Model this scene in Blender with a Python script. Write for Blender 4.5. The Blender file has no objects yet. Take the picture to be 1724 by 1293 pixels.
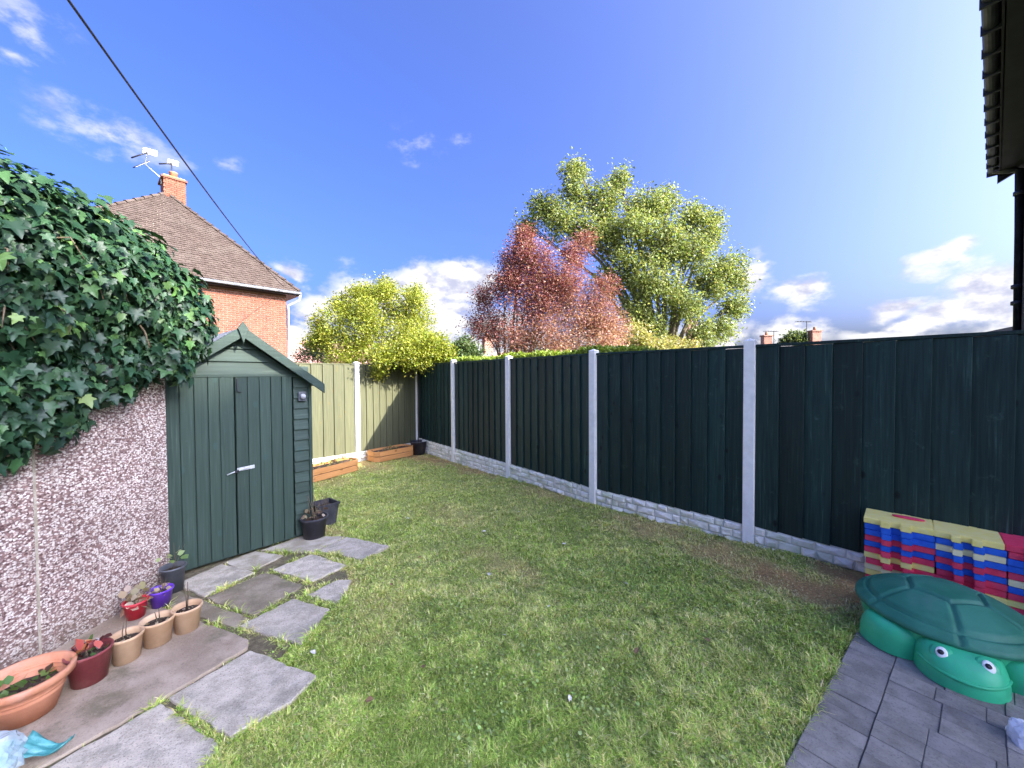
import bpy, bmesh, math, random
import numpy as np
from mathutils import Vector, Matrix
random.seed(7); rng = np.random.default_rng(7)
R = math.radians
sc = bpy.context.scene
C = sc.collection

# ------------------------------------------------------------------ camera, world, sun, exposure
cam = bpy.data.cameras.new('camera'); camo = bpy.data.objects.new('camera', cam); C.objects.link(camo)
cam.sensor_width = 36.0; cam.lens = 640.0 / 1724.0 * 36.0; cam.clip_start = 0.05; cam.clip_end = 3000
camo.matrix_world = Matrix.Translation((0, 0, 1.72)) @ Matrix.Rotation(R(90 - 1.3), 4, 'X') @ Matrix.Rotation(R(-0.35), 4, 'Z')
sc.camera = camo
SUN_EL = R(30); SH = Vector((0.895, -0.446)).normalized()
SUNV = Vector((SH.x * math.cos(SUN_EL), SH.y * math.cos(SUN_EL), math.sin(SUN_EL)))
SKY_STRENGTH = 0.12; EXPOSURE = 2.48; GAIN = 2 ** EXPOSURE
sun = bpy.data.lights.new('sun', 'SUN'); sun.energy = 3.0; sun.angle = R(0.53); sun.color = (1, 0.94, 0.84)
suno = bpy.data.objects.new('sun', sun); C.objects.link(suno); suno.rotation_euler = SUNV.to_track_quat('Z', 'Y').to_euler()
sc.view_settings.view_transform = 'Standard'; sc.view_settings.look = 'None'
sc.view_settings.gamma = 1; sc.view_settings.exposure = EXPOSURE; sc.view_settings.use_curve_mapping = False

class NT:
    """small node helper"""
    def __init__(s, tree): s.t = tree
    def n(s, typ, **kw):
        nd = s.t.nodes.new(typ)
        for k, v in kw.items(): setattr(nd, k, v)
        return nd
    def l(s, a, b): s.t.links.new(a, b)
    def val(s, sock, v):
        if hasattr(v, 'default_value') or hasattr(v, 'is_output'): s.l(v, sock)
        else: sock.default_value = v
    def math(s, op, a, b=None, c=None, clamp=False):
        nd = s.n('ShaderNodeMath', operation=op, use_clamp=clamp); s.val(nd.inputs[0], a)
        if b is not None: s.val(nd.inputs[1], b)
        if c is not None: s.val(nd.inputs[2], c)
        return nd.outputs[0]
    def vec(s, op, a, b=None):
        nd = s.n('ShaderNodeVectorMath', operation=op); s.val(nd.inputs[0], a)
        if b is not None: s.val(nd.inputs[1], b)
        return nd.outputs['Value'] if op in ('LENGTH', 'DOT_PRODUCT', 'DISTANCE') else nd.outputs[0]
    def mix(s, f, a, b, blend='MIX'):
        nd = s.n('ShaderNodeMix', data_type='RGBA', blend_type=blend)
        s.val(nd.inputs[0], f); s.val(nd.inputs[6], a if not isinstance(a, tuple) else (*a[:3], 1)); s.val(nd.inputs[7], b if not isinstance(b, tuple) else (*b[:3], 1))
        return nd.outputs[2]
    def noise(s, vec, scale, detail=4, rough=0.55, dist=0.0):
        nd = s.n('ShaderNodeTexNoise'); s.l(vec, nd.inputs['Vector']); nd.inputs['Scale'].default_value = scale
        nd.inputs['Detail'].default_value = detail; nd.inputs['Roughness'].default_value = rough; nd.inputs['Distortion'].default_value = dist
        return nd.outputs['Fac']
    def ramp(s, f, stops):
        nd = s.n('ShaderNodeValToRGB'); s.l(f, nd.inputs[0]); e = nd.color_ramp.elements
        while len(e) < len(stops): e.new(0.5)
        for x, (p, c) in zip(e, stops): x.position = p; x.color = (*c[:3], 1) if len(c) >= 3 else (c[0],) * 3 + (1,)
        return nd.outputs[0]
    def smooth(s, f, a, b):
        nd = s.n('ShaderNodeMapRange', interpolation_type='SMOOTHSTEP'); s.l(f, nd.inputs[0])
        nd.inputs[1].default_value = a; nd.inputs[2].default_value = b
        return nd.outputs[0]

w = bpy.data.worlds.new('World'); sc.world = w; w.use_nodes = True
W = NT(w.node_tree); bg = w.node_tree.nodes['Background']; bg.inputs[1].default_value = SKY_STRENGTH
sky = W.n('ShaderNodeTexSky', sky_type='NISHITA', sun_disc=False); sky.sun_elevation = SUN_EL; sky.sun_rotation = math.atan2(SH.x, SH.y)
sky.air_density = 0.6; sky.dust_density = 9.0; sky.ozone_density = 8.0; sky.altitude = 50
hs = W.n('ShaderNodeHueSaturation'); hs.inputs['Saturation'].default_value = 1.12; hs.inputs['Hue'].default_value = 0.515; W.l(sky.outputs[0], hs.inputs['Color'])
tc = W.n('ShaderNodeTexCoord'); dirv = tc.outputs['Generated']
# clouds: (azimuth, elevation, half width, half height, weight) in degrees; the same kind of low heaps and thin wisps all round
CL = [(-20.5,11,6,4,1),(-14,12.5,6,4.2,1),(-6.7,13.6,5.6,4.6,1),(-12.4,8.5,10,4.4,1),(-26.5,8.6,4,4,.85),(-1.9,7.5,6,3,.9),
      (48.7,11,3.4,1.5,.9),(36.7,9.6,3,2.8,.9),(32.3,12.6,2.6,3.4,.85),(45,6.9,2.6,1.1,.8),(51.2,7.5,3.6,3,1),(49.5,5,5,2.0,1),(45,4.4,5,1.4,.9),
      (36,4.6,5.2,1.8,.85),(27.8,5,6,2.6,.9),(-45.5,23.6,6.4,2.3,.46),(-52,29.8,3.4,2.0,.42),(-53,27,2,1,.4),(-13.4,30,3.6,2.6,.36),(-6.5,31.7,2.2,1.2,.32),(-35.9,23.4,2.4,1.4,.32),(-30.3,13,2.6,1.8,.7),
      (-29,4.5,7,3,1),(-20,4.5,8,3.2,1),(-9,4,8,3,1),(2,4.5,8,2.6,.95),(12,4,7,2.4,.9),(20,4.5,7,2.4,.9),(53,3.5,4,1.6,.9),(-40,5,7,3,.95),(-50,6,7,3.5,.95),
      (68,8,7,4,1),(80,15,8,3,.8),(96,7,10,4,1),(118,10,9,4.5,1),(135,24,9,4,.5),(140,8,9,4,1),(160,12,10,5,1),(178,8,9,4,1),(-165,10,9,5,1),(-150,26,9,4,.5),(-142,8,10,4,1),(-120,12,9,5,1),(-100,8,10,4,1),(-85,25,8,3,.45),(-76,11,8,4.5,1),(-60,8,6,3.5,.9),(60,30,8,3,.4)]
mp = W.n('ShaderNodeMapping'); mp.inputs['Scale'].default_value = (1, 1, 1.7); W.l(dirv, mp.inputs[0]); nv = mp.outputs[0]
warp = W.n('ShaderNodeTexNoise'); W.l(nv, warp.inputs['Vector']); warp.inputs['Scale'].default_value = 9; warp.inputs['Detail'].default_value = 5
wv = W.vec('SCALE', W.vec('SUBTRACT', warp.outputs['Color'], (0.5, 0.5, 0.5))); wv.node.inputs['Scale'].default_value = 0.10
dw = W.vec('ADD', dirv, wv)
def field(vec):
    acc = None
    for az, el, aw, eh, wt in CL:
        a, e = R(az), R(el)
        c = (math.sin(a) * math.cos(e), math.cos(a) * math.cos(e), math.sin(e))
        df = W.vec('SUBTRACT', vec, c)
        sz = (1 / R(aw), 1 / R(aw), 1 / R(eh))
        ln = W.vec('LENGTH', W.vec('MULTIPLY', df, sz))
        m = W.math('MULTIPLY', W.math('SUBTRACT', 1.25, ln, clamp=False), wt)
        m = W.math('MAXIMUM', m, 0.0)
        acc = m if acc is None else W.math('MAXIMUM', acc, m)
    return acc
f0 = field(dw)
n1 = W.noise(nv, 13, 9, 0.62); n2 = W.noise(W.vec('ADD', nv, tuple(0.025 * x for x in SUNV)), 13, 4, 0.55)
dens = W.math('ADD', f0, W.math('MULTIPLY', W.math('SUBTRACT', n1, 0.50), 2.1))
alpha = W.smooth(dens, 0.10, 0.62)
hasf = W.smooth(f0, 0.0, 0.2)
alpha = W.math('MULTIPLY', alpha, hasf)
thin = W.smooth(f0, 0.25, 0.75)
alpha = W.math('MULTIPLY', alpha, W.math('ADD', W.math('MULTIPLY', thin, 0.62), 0.36), clamp=True)
shade = W.smooth(W.math('ADD', W.math('MULTIPLY', W.math('SUBTRACT', n1, n2), 2.6), W.math('MULTIPLY', W.math('SUBTRACT', n2, 0.5), -1.6)), -0.62, 0.22)
k = 1.2 / (GAIN * SKY_STRENGTH)
ccol = W.mix(shade, (0.56 * k, 0.58 * k, 0.74 * k), (0.97 * k, 0.96 * k, 0.98 * k))
W.l(W.mix(alpha, hs.outputs[0], ccol), bg.inputs[0])

# ------------------------------------------------------------------ helpers
D2 = Vector((-0.6186, 0.7857)); H2 = Vector((0.7857, 0.6186))
def gz(x, y): return -0.022 * (D2.x * x + D2.y * y)

def setp(o, label=None, cat=None, group=None, kind=None):
    if label: o['label'] = label
    if cat: o['category'] = cat
    if group: o['group'] = group
    if kind: o['kind'] = kind
    return o
def thing(name, label, cat, loc=(0, 0, 0), rz=0.0, group=None):
    o = bpy.data.objects.new(name, None); C.objects.link(o); o.location = loc; o.rotation_euler = (0, 0, rz); o.empty_display_size = 0.1
    return setp(o, label, cat, group)

class MB:
    def __init__(s): s.v = []; s.f = []
    def add(s, vs, fs):
        b = len(s.v); s.v += [tuple(v) for v in vs]; s.f += [tuple(i + b for i in f) for f in fs]; return s
    def hexa(s, p): return s.add(p, [(0, 3, 2, 1), (4, 5, 6, 7), (0, 1, 5, 4), (1, 2, 6, 5), (2, 3, 7, 6), (3, 0, 4, 7)])
    def box(s, c, d, rz=0.0, rx=0.0, ry=0.0):
        M = Matrix.Translation(c) @ Matrix.Rotation(rz, 4, 'Z') @ Matrix.Rotation(ry, 4, 'Y') @ Matrix.Rotation(rx, 4, 'X')
        x, y, z = d[0] / 2, d[1] / 2, d[2] / 2
        return s.hexa([M @ Vector(q) for q in ((-x, -y, -z), (x, -y, -z), (x, y, -z), (-x, y, -z), (-x, -y, z), (x, -y, z), (x, y, z), (-x, y, z))])
    def prism(s, poly, z0, z1):
        n = len(poly); zz0 = z0 if callable(z0) else (lambda x, y: z0); zz1 = z1 if callable(z1) else (lambda x, y: z1)
        vs = [(x, y, zz0(x, y)) for x, y in poly] + [(x, y, zz1(x, y)) for x, y in poly]
        fs = [tuple(range(n - 1, -1, -1)), tuple(range(n, 2 * n))] + [(i, (i + 1) % n, n + (i + 1) % n, n + i) for i in range(n)]
        return s.add(vs, fs)
    def prof(s, poly, axis_o, u, v, wv):
        """polygon in the (u,v) plane at axis_o, pushed along wv"""
        o = Vector(axis_o); u = Vector(u); v = Vector(v); wv = Vector(wv); n = len(poly)
        a = [o + u * x + v * y for x, y in poly]; b = [p + wv for p in a]
        return s.add(a + b, [tuple(range(n - 1, -1, -1)), tuple(range(n, 2 * n))] + [(i, (i + 1) % n, n + (i + 1) % n, n + i) for i in range(n)])
    def tube(s, pts, r, n=6, cap=True):
        pts = [Vector(p) for p in pts]; m = len(pts); rr = r if hasattr(r, '__len__') else [r] * m
        vs = []; 
        for i, p in enumerate(pts):
            t = (pts[min(i + 1, m - 1)] - pts[max(i - 1, 0)]); t = t.normalized() if t.length > 1e-9 else Vector((0, 0, 1))
            a = t.cross(Vector((0, 0, 1))); a = a.normalized() if a.length > 1e-3 else t.cross(Vector((1, 0, 0))).normalized()
            b = t.cross(a)
            vs += [p + (a * math.cos(2 * math.pi * j / n) + b * math.sin(2 * math.pi * j / n)) * rr[i] for j in range(n)]
        fs = [(i * n + j, i * n + (j + 1) % n, (i + 1) * n + (j + 1) % n, (i + 1) * n + j) for i in range(m - 1) for j in range(n)]
        if cap: fs += [tuple(range(n - 1, -1, -1)), tuple(range((m - 1) * n, m * n))]
        return s.add(vs, fs)
    def lathe(s, prof, n=28, c=(0, 0, 0), sx=1.0, sy=1.0):
        m = len(prof)
        vs = [(c[0] + r * sx * math.cos(2 * math.pi * j / n), c[1] + r * sy * math.sin(2 * math.pi * j / n), c[2] + z) for r, z in prof for j in range(n)]
        fs = [(i * n + j, i * n + (j + 1) % n, (i + 1) * n + (j + 1) % n, (i + 1) * n + j) for i in range(m - 1) for j in range(n)]
        return s.add(vs, fs)
    def mesh(s, name, mat=None, smooth=False):
        me = bpy.data.meshes.new(name); me.from_pydata(s.v, [], s.f); me.validate(); me.update()
        if mat: me.materials.append(mat)
        if smooth: me.shade_smooth()
        return me
    def build(s, name, mat=None, parent=None, smooth=False, bevel=0.0, seg=1):
        o = obj(name, s.mesh(name, mat, smooth), parent)
        if bevel:
            m = o.modifiers.new('bevel', 'BEVEL'); m.width = bevel; m.segments = seg; m.limit_method = 'ANGLE'; m.angle_limit = R(35)
        return o
def obj(name, me, parent=None):
    o = bpy.data.objects.new(name, me); C.objects.link(o)
    if parent: o.parent = parent
    return o

# ------------------------------------------------------------------ materials
def pmat(name, c1, c2, scale=8.0, rough=0.7, bump=0.2, bscale=60.0, stretch=(1, 1, 1), detail=5, c3=None, c3scale=2.0, c3amt=0.5, spec=0.35, rand=0.0, lo=0.35, hi=0.65, coord='Object', bdist=0.01, speck=0.0):
    m = bpy.data.materials.new(name); m.use_nodes = True; T = NT(m.node_tree); b = m.node_tree.nodes['Principled BSDF']
    tc = T.n('ShaderNodeTexCoord'); mp = T.n('ShaderNodeMapping'); mp.inputs['Scale'].default_value = stretch
    oi = T.n('ShaderNodeObjectInfo'); off = T.vec('SCALE', (13.1, 7.7, 3.3)); T.l(oi.outputs['Random'], off.node.inputs['Scale'])
    T.l(T.vec('ADD', tc.outputs[coord], off), mp.inputs[0]); v = mp.outputs[0]
    col = T.mix(T.smooth(T.noise(v, scale, detail, 0.6), lo, hi), c1, c2)
    if c3: col = T.mix(T.math('MULTIPLY', T.smooth(T.noise(v, c3scale, 6, 0.65), 0.48, 0.7), c3amt), col, c3)
    if speck:   # pits, lichen spots and pale grit
        sn = T.noise(v, 120, 3, 0.7); s2 = T.noise(v, 34, 5, 0.7)
        col = T.mix(T.math('MULTIPLY', T.smooth(sn, 0.56, 0.66), speck), col, tuple(0.32 * x for x in c1)); col = T.mix(T.math('MULTIPLY', T.smooth(s2, 0.60, 0.72), speck * 0.8), col, tuple(0.45 * x for x in c1)); col = T.mix(T.math('MULTIPLY', T.smooth(sn, 0.42, 0.34), speck * 0.5), col, tuple(min(1.35 * x, .85) for x in c2))
    if rand:
        f = T.math('ADD', 1.0 - rand, T.math('MULTIPLY', oi.outputs['Random'], 2 * rand)); cc = T.n('ShaderNodeCombineColor')
        for i in range(3): T.l(f, cc.inputs[i])
        col = T.mix(1.0, col, cc.outputs[0], 'MULTIPLY')
    T.l(col, b.inputs['Base Color']); b.inputs['Roughness'].default_value = rough; b.inputs['Specular IOR Level'].default_value = spec
    if bump:
        bp = T.n('ShaderNodeBump'); bp.inputs['Strength'].default_value = bump; bp.inputs['Distance'].default_value = bdist
        T.l(T.noise(v, bscale, 6, 0.65), bp.inputs['Height']); T.l(bp.outputs[0], b.inputs['Normal'])
    return m
def leafmat(name, rough=0.5, trans=0.35, spec=0.3, tint=(1, 1, 1)):
    m = bpy.data.materials.new(name); m.use_nodes = True; T = NT(m.node_tree); b = m.node_tree.nodes['Principled BSDF']; out = m.node_tree.nodes['Material Output']
    at = T.n('ShaderNodeAttribute', attribute_name='col'); col = T.mix(1.0, at.outputs['Color'], tint, 'MULTIPLY')
    T.l(col, b.inputs['Base Color']); b.inputs['Roughness'].default_value = rough; b.inputs['Specular IOR Level'].default_value = spec
    if trans:
        tr = T.n('ShaderNodeBsdfTranslucent'); T.l(T.mix(1.0, col, (1.25, 1.2, 0.7), 'MULTIPLY'), tr.inputs[0])
        ms = T.n('ShaderNodeMixShader'); ms.inputs[0].default_value = trans; T.l(b.outputs[0], ms.inputs[1]); T.l(tr.outputs[0], ms.inputs[2]); T.l(ms.outputs[0], out.inputs[0])
    return m
def woodmat(name, c1, c2, streak, rough=0.75, rand=0.2, knot=None, up='z', bump=0.35, patch=None):
    """vertical (or x-running) painted grain with streaks, knots and worn places"""
    m = bpy.data.materials.new(name); m.use_nodes = True; T = NT(m.node_tree); b = m.node_tree.nodes['Principled BSDF']
    tc = T.n('ShaderNodeTexCoord'); oi = T.n('ShaderNodeObjectInfo'); off = T.vec('SCALE', (13.1, 7.7, 3.3)); T.l(oi.outputs['Random'], off.node.inputs['Scale'])
    base = T.vec('ADD', tc.outputs['Object'], off); mp = T.n('ShaderNodeMapping'); T.l(base, mp.inputs[0])
    mp.inputs['Scale'].default_value = {'z': (1, 1, 0.035), 'x': (0.035, 1, 1), 'y': (1, 0.035, 1)}[up]
    g = T.noise(mp.outputs[0], 55, 5, 0.6, 0.6); g2 = T.noise(mp.outputs[0], 160, 3, 0.6); big = T.noise(base, 3.0, 4, 0.6)
    col = T.mix(T.smooth(g, 0.3, 0.7), c1, c2); col = T.mix(T.math('MULTIPLY', T.smooth(g, 0.56, 0.78), T.smooth(big, 0.4, 0.65)), col, streak)
    if patch: col = T.mix(T.math('MULTIPLY', T.smooth(T.noise(base, 9, 6, 0.7), 0.6, 0.74), 0.6), col, patch)
    if knot:
        vo = T.n('ShaderNodeTexVoronoi'); mk = T.n('ShaderNodeMapping'); T.l(base, mk.inputs[0]); mk.inputs['Scale'].default_value = {'z': (1, 0.0, 0.55), 'x': (0.55, 0, 1), 'y': (1, .55, 0)}[up]
        T.l(mk.outputs[0], vo.inputs['Vector']); vo.inputs['Scale'].default_value = 6.5
        col = T.mix(T.math('SUBTRACT', 1.0, T.smooth(vo.outputs['Distance'], 0.06, 0.17)), col, knot)
    f = T.math('ADD', 1.0 - rand, T.math('MULTIPLY', oi.outputs['Random'], 2 * rand)); cc = T.n('ShaderNodeCombineColor')
    for i in range(3): T.l(f, cc.inputs[i])
    T.l(T.mix(1.0, col, cc.outputs[0], 'MULTIPLY'), b.inputs['Base Color']); b.inputs['Roughness'].default_value = rough; b.inputs['Specular IOR Level'].default_value = 0.3
    bp = T.n('ShaderNodeBump'); bp.inputs['Strength'].default_value = bump; bp.inputs['Distance'].default_value = 0.004
    T.l(T.math('ADD', g, T.math('MULTIPLY', g2, 0.6)), bp.inputs['Height']); T.l(bp.outputs[0], b.inputs['Normal'])
    return m

M = {}
M['fence_green'] = woodmat('fence_green', (0.006, 0.021, 0.019), (0.014, 0.040, 0.034), (0.058, 0.115, 0.095), 0.55, 0.36, (0.003, 0.007, 0.007), patch=(0.050, 0.096, 0.080))
M['fence_sage'] = woodmat('fence_sage', (0.078, 0.080, 0.042), (0.115, 0.116, 0.063), (0.14, 0.136, 0.074), 0.8, 0.10, (0.12, 0.10, 0.04))
M['shed_green'] = woodmat('shed_green', (0.024, 0.043, 0.032), (0.037, 0.060, 0.046), (0.075, 0.105, 0.082), 0.62, 0.10, (0.03, 0.06, 0.05), patch=(0.05, 0.078, 0.064))
M['shed_green_x'] = woodmat('shed_green_x', (0.028, 0.048, 0.036), (0.043, 0.068, 0.053), (0.08, 0.115, 0.09), 0.62, 0.12, (0.03, 0.06, 0.05), up='x', patch=(0.06, 0.09, 0.075))
M['concrete_post'] = pmat('concrete_post', (0.86, 0.83, 0.77), (0.93, 0.90, 0.84), 14, 0.85, 0.25, 120, c3=(0.62, 0.62, 0.57), c3scale=3, c3amt=0.35)
M['gravel_stone'] = pmat('gravel_stone', (0.76, 0.73, 0.62), (0.94, 0.91, 0.80), 16, 0.9, 0.7, 45, c3=(0.40, 0.47, 0.27), c3scale=4, c3amt=0.75, rand=0.08, bdist=0.02)
M['gravel_joint'] = pmat('gravel_joint', (0.56, 0.56, 0.48), (0.68, 0.67, 0.60), 20, 0.9, 0.3, 60, c3=(0.25, 0.32, 0.15), c3scale=5, c3amt=0.7)
M['slab'] = pmat('slab', (0.46, 0.39, 0.295), (0.64, 0.555, 0.435), 11, 0.9, 0.8, 70, c3=(0.20, 0.185, 0.14), c3scale=5, c3amt=0.6, rand=0.08, bdist=0.014, speck=0.75)
M['slab_tan'] = pmat('slab_tan', (0.33, 0.28, 0.20), (0.50, 0.44, 0.35), 7, 0.9, 0.5, 70, speck=0.5, c3=(0.23, 0.21, 0.12), c3scale=4, c3amt=0.6, rand=0.05)
M['slab_brown'] = pmat('slab_brown', (0.20, 0.16, 0.105), (0.33, 0.27, 0.19), 5, 0.92, 0.5, 80, speck=0.5, c3=(0.14, 0.13, 0.07), c3scale=6, c3amt=0.6)
M['slab_concrete'] = pmat('slab_concrete', (0.28, 0.21, 0.145), (0.46, 0.36, 0.265), 2.6, 0.92, 0.5, 90, c3=(0.15, 0.13, 0.075), c3scale=3.2, c3amt=0.85, speck=0.4)
M['path_soil'] = pmat('path_soil', (0.15, 0.12, 0.07), (0.27, 0.22, 0.13), 24, 0.95, 1.0, 90, c3=(0.16, 0.19, 0.06), c3scale=6, c3amt=0.7, bdist=0.03)
M['soil'] = pmat('soil', (0.05, 0.035, 0.025), (0.12, 0.085, 0.06), 30, 0.95, 1.0, 90, bdist=0.03)
M['terracotta'] = pmat('terracotta', (0.52, 0.205, 0.105), (0.60, 0.26, 0.145), 6, 0.6, 0.1, 80, c3=(0.62, 0.40, 0.32), c3scale=5, c3amt=0.4)
M['pot_beige'] = pmat('pot_beige', (0.54, 0.34, 0.19), (0.63, 0.43, 0.265), 6, 0.65, 0.1, 80, c3=(0.42, 0.27, 0.16), c3scale=5, c3amt=0.55)
M['pot_maroon'] = pmat('pot_maroon', (0.19, 0.035, 0.04), (0.27, 0.06, 0.06), 6, 0.45, 0.05, 80, c3=(0.28, 0.16, 0.14), c3scale=6, c3amt=0.4)
M['pot_red'] = pmat('pot_red', (0.50, 0.02, 0.035), (0.60, 0.04, 0.06), 6, 0.35, 0.05, 80, c3=(0.45, 0.12, 0.10), c3scale=6, c3amt=0.3)
M['pot_purple'] = pmat('pot_purple', (0.12, 0.035, 0.42), (0.17, 0.06, 0.52), 6, 0.35, 0.05, 80, c3=(0.2, 0.14, 0.4), c3scale=6, c3amt=0.3)
M['pot_black'] = pmat('pot_black', (0.028, 0.028, 0.036), (0.05, 0.048, 0.06), 6, 0.5, 0.1, 80, c3=(0.13, 0.12, 0.11), c3scale=6, c3amt=0.35)
M['pot_grey'] = pmat('pot_grey', (0.07, 0.075, 0.085), (0.11, 0.115, 0.125), 6, 0.5, 0.1, 80, c3=(0.2, 0.18, 0.16), c3scale=6, c3amt=0.4)
M['planter'] = woodmat('planter', (0.50, 0.22, 0.07), (0.62, 0.30, 0.11), (0.66, 0.38, 0.17), 0.7, 0.08, (0.28, 0.11, 0.03), up='x')
M['paving_block'] = pmat('paving_block', (0.178, 0.162, 0.138), (0.262, 0.242, 0.206), 9, 0.85, 0.5, 75, c3=(0.34, 0.315, 0.295), c3scale=3, c3amt=0.5, rand=0.16, speck=0.45)
M['brick_wall'] = None
M['metal'] = pmat('metal', (0.42, 0.42, 0.42), (0.6, 0.6, 0.6), 30, 0.4, 0.1, 80)
M['white_plastic'] = pmat('white_plastic', (0.78, 0.78, 0.78), (0.84, 0.84, 0.84), 10, 0.4, 0.03, 60)
M['grey_plastic'] = pmat('grey_plastic', (0.34, 0.34, 0.36), (0.46, 0.46, 0.48), 6, 0.45, 0.05, 60)
M['black'] = pmat('black', (0.012, 0.012, 0.014), (0.022, 0.022, 0.026), 10, 0.5, 0.05, 60)
M['felt'] = pmat('felt', (0.15, 0.16, 0.18), (0.26, 0.275, 0.30), 10, 0.85, 0.5, 200)
M['stem'] = pmat('stem', (0.10, 0.075, 0.045), (0.18, 0.13, 0.08), 30, 0.85, 0.5, 90)
M['bark'] = pmat('bark', (0.13, 0.10, 0.07), (0.27, 0.22, 0.15), 8, 0.95, 1.0, 14, stretch=(1, 1, 0.3), bdist=0.05)
M['leaf'] = leafmat('leaf', 0.45, 0.4)
M['leaf_ivy'] = leafmat('leaf_ivy', 0.46, 0.12, 0.38)
M['grass'] = leafmat('grass', 0.6, 0.3, 0.25)

# ------------------------------------------------------------------ leaf clouds (numpy)
def frame(nrm, tip):
    n = nrm / np.linalg.norm(nrm, axis=1, keepdims=True); t = tip - n * (tip * n).sum(1, keepdims=True)
    t /= np.maximum(np.linalg.norm(t, axis=1, keepdims=True), 1e-6); u = np.cross(t, n); return u, t, n
def leafcloud(name, P, nrm, tip, size, tv, tf, col, mat, parent=None):
    tv = np.array(tv, float); K = len(tv); n = len(P); u, t, nn = frame(nrm, tip); s = size[:, None, None]
    V = P[:, None, :] + s * (tv[None, :, 0:1] * u[:, None] + tv[None, :, 1:2] * t[:, None] + tv[None, :, 2:3] * nn[:, None])
    return rawmesh(name, V.reshape(-1, 3), tf, n, K, np.repeat(col, K, axis=0), mat, parent)
def rawmesh(name, V, tf, n, K, col, mat, parent):
    tf = np.array(tf, np.int32); F = (tf[None] + (np.arange(n, dtype=np.int32) * K)[:, None, None]).reshape(-1, tf.shape[1])
    me = bpy.data.meshes.new(name); me.vertices.add(len(V)); me.vertices.foreach_set('co', V.astype(np.float32).ravel())
    me.loops.add(F.size); me.loops.foreach_set('vertex_index', F.ravel()); me.polygons.add(len(F))
    me.polygons.foreach_set('loop_start', np.arange(0, F.size, F.shape[1], dtype=np.int32)); me.update(calc_edges=True)
    a = me.color_attributes.new('col', 'FLOAT_COLOR', 'POINT'); c4 = np.ones((len(V), 4), np.float32); c4[:, :3] = col; a.data.foreach_set('color', c4.ravel())
    me.materials.append(mat); return obj(name, me, parent)
LEAF_V = [(0, 0, 0), (0.30, 0.45, 0.09), (0, 1, 0.0), (-0.30, 0.45, 0.09)]; LEAF_F = [(0, 1, 2), (0, 2, 3)]
IVY2 = [(0, 0, 0), (0.20, -0.14, .0), (0.50, -0.02, -.03), (0.36, 0.22, .02), (0.58, 0.52, -.05), (0.26, 0.56, .03), (0.16, 0.80, 0.0), (0, 1.08, -.08), (-0.18, 0.80, 0.0), (-0.26, 0.55, .03), (-0.56, 0.50, -.05), (-0.35, 0.20, .02), (-0.50, -0.04, -.03), (-0.2, -0.14, 0)]
IVY_V = [(x, y, z + 0.22 * abs(x) - 0.16 * y * y) for x, y, z in IVY2] + [(0, 0.42, -0.03)]
IVY_F = [(14, i, i + 1) for i in range(13)] + [(14, 13, 0)]
def rdir(n):
    v = rng.normal(size=(n, 3)); return v / np.linalg.norm(v, axis=1, keepdims=True)
def mixcol(n, cols, wts, jit=0.12):
    c = np.array(cols)[rng.choice(len(cols), n, p=np.array(wts) / sum(wts))]
    return np.clip(c * (1 + rng.normal(0, jit, (n, 1))) * (1 + rng.normal(0, jit * .4, (n, 3))), 0.003, 1)

def crown_points(lobes, per, shell=0.55, twig=6, sub=0):
    """sprays of leaves spread through the lobes of a crown: twig ends first, a few leaves round each"""
    P = []; S = []
    vol = np.array([l[3] ** 2 for l in lobes]); cnt = np.maximum((per * vol / vol.sum()).astype(int), 20)
    if sub:      # break each lobe into smaller clumps that stick out of it
        nl = []
        for (x, y, z, r) in lobes:
            for d in rdir(sub):
                q = r * random.uniform(0.45, 0.9); rr_ = r * random.uniform(0.3, 0.6); nl.append((x + d[0] * q, y + d[1] * q, z + d[2] * q * 0.95, rr_))
            nl.append((x, y, z, r * 0.85))
        lobes = nl; vol = np.array([l[3] ** 1.7 for l in lobes]); cnt = np.maximum((per * vol / vol.sum()).astype(int), twig * 4)
    for (x, y, z, r), c in zip(lobes, cnt):
        nt = max(c // twig, 4); d = rdir(nt); rad = r * (shell + (1.12 - shell) * rng.random(nt) ** 0.7) * (0.82 + 0.3 * rng.random(nt))
        ends = np.array([x, y, z]) + d * rad[:, None] * np.array([1, 1, 0.92])
        q = np.repeat(ends, twig, axis=0); dd = np.repeat(d, twig, axis=0)
        P.append(q); S.append(dd)
    return np.concatenate(P), np.concatenate(S)

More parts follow.
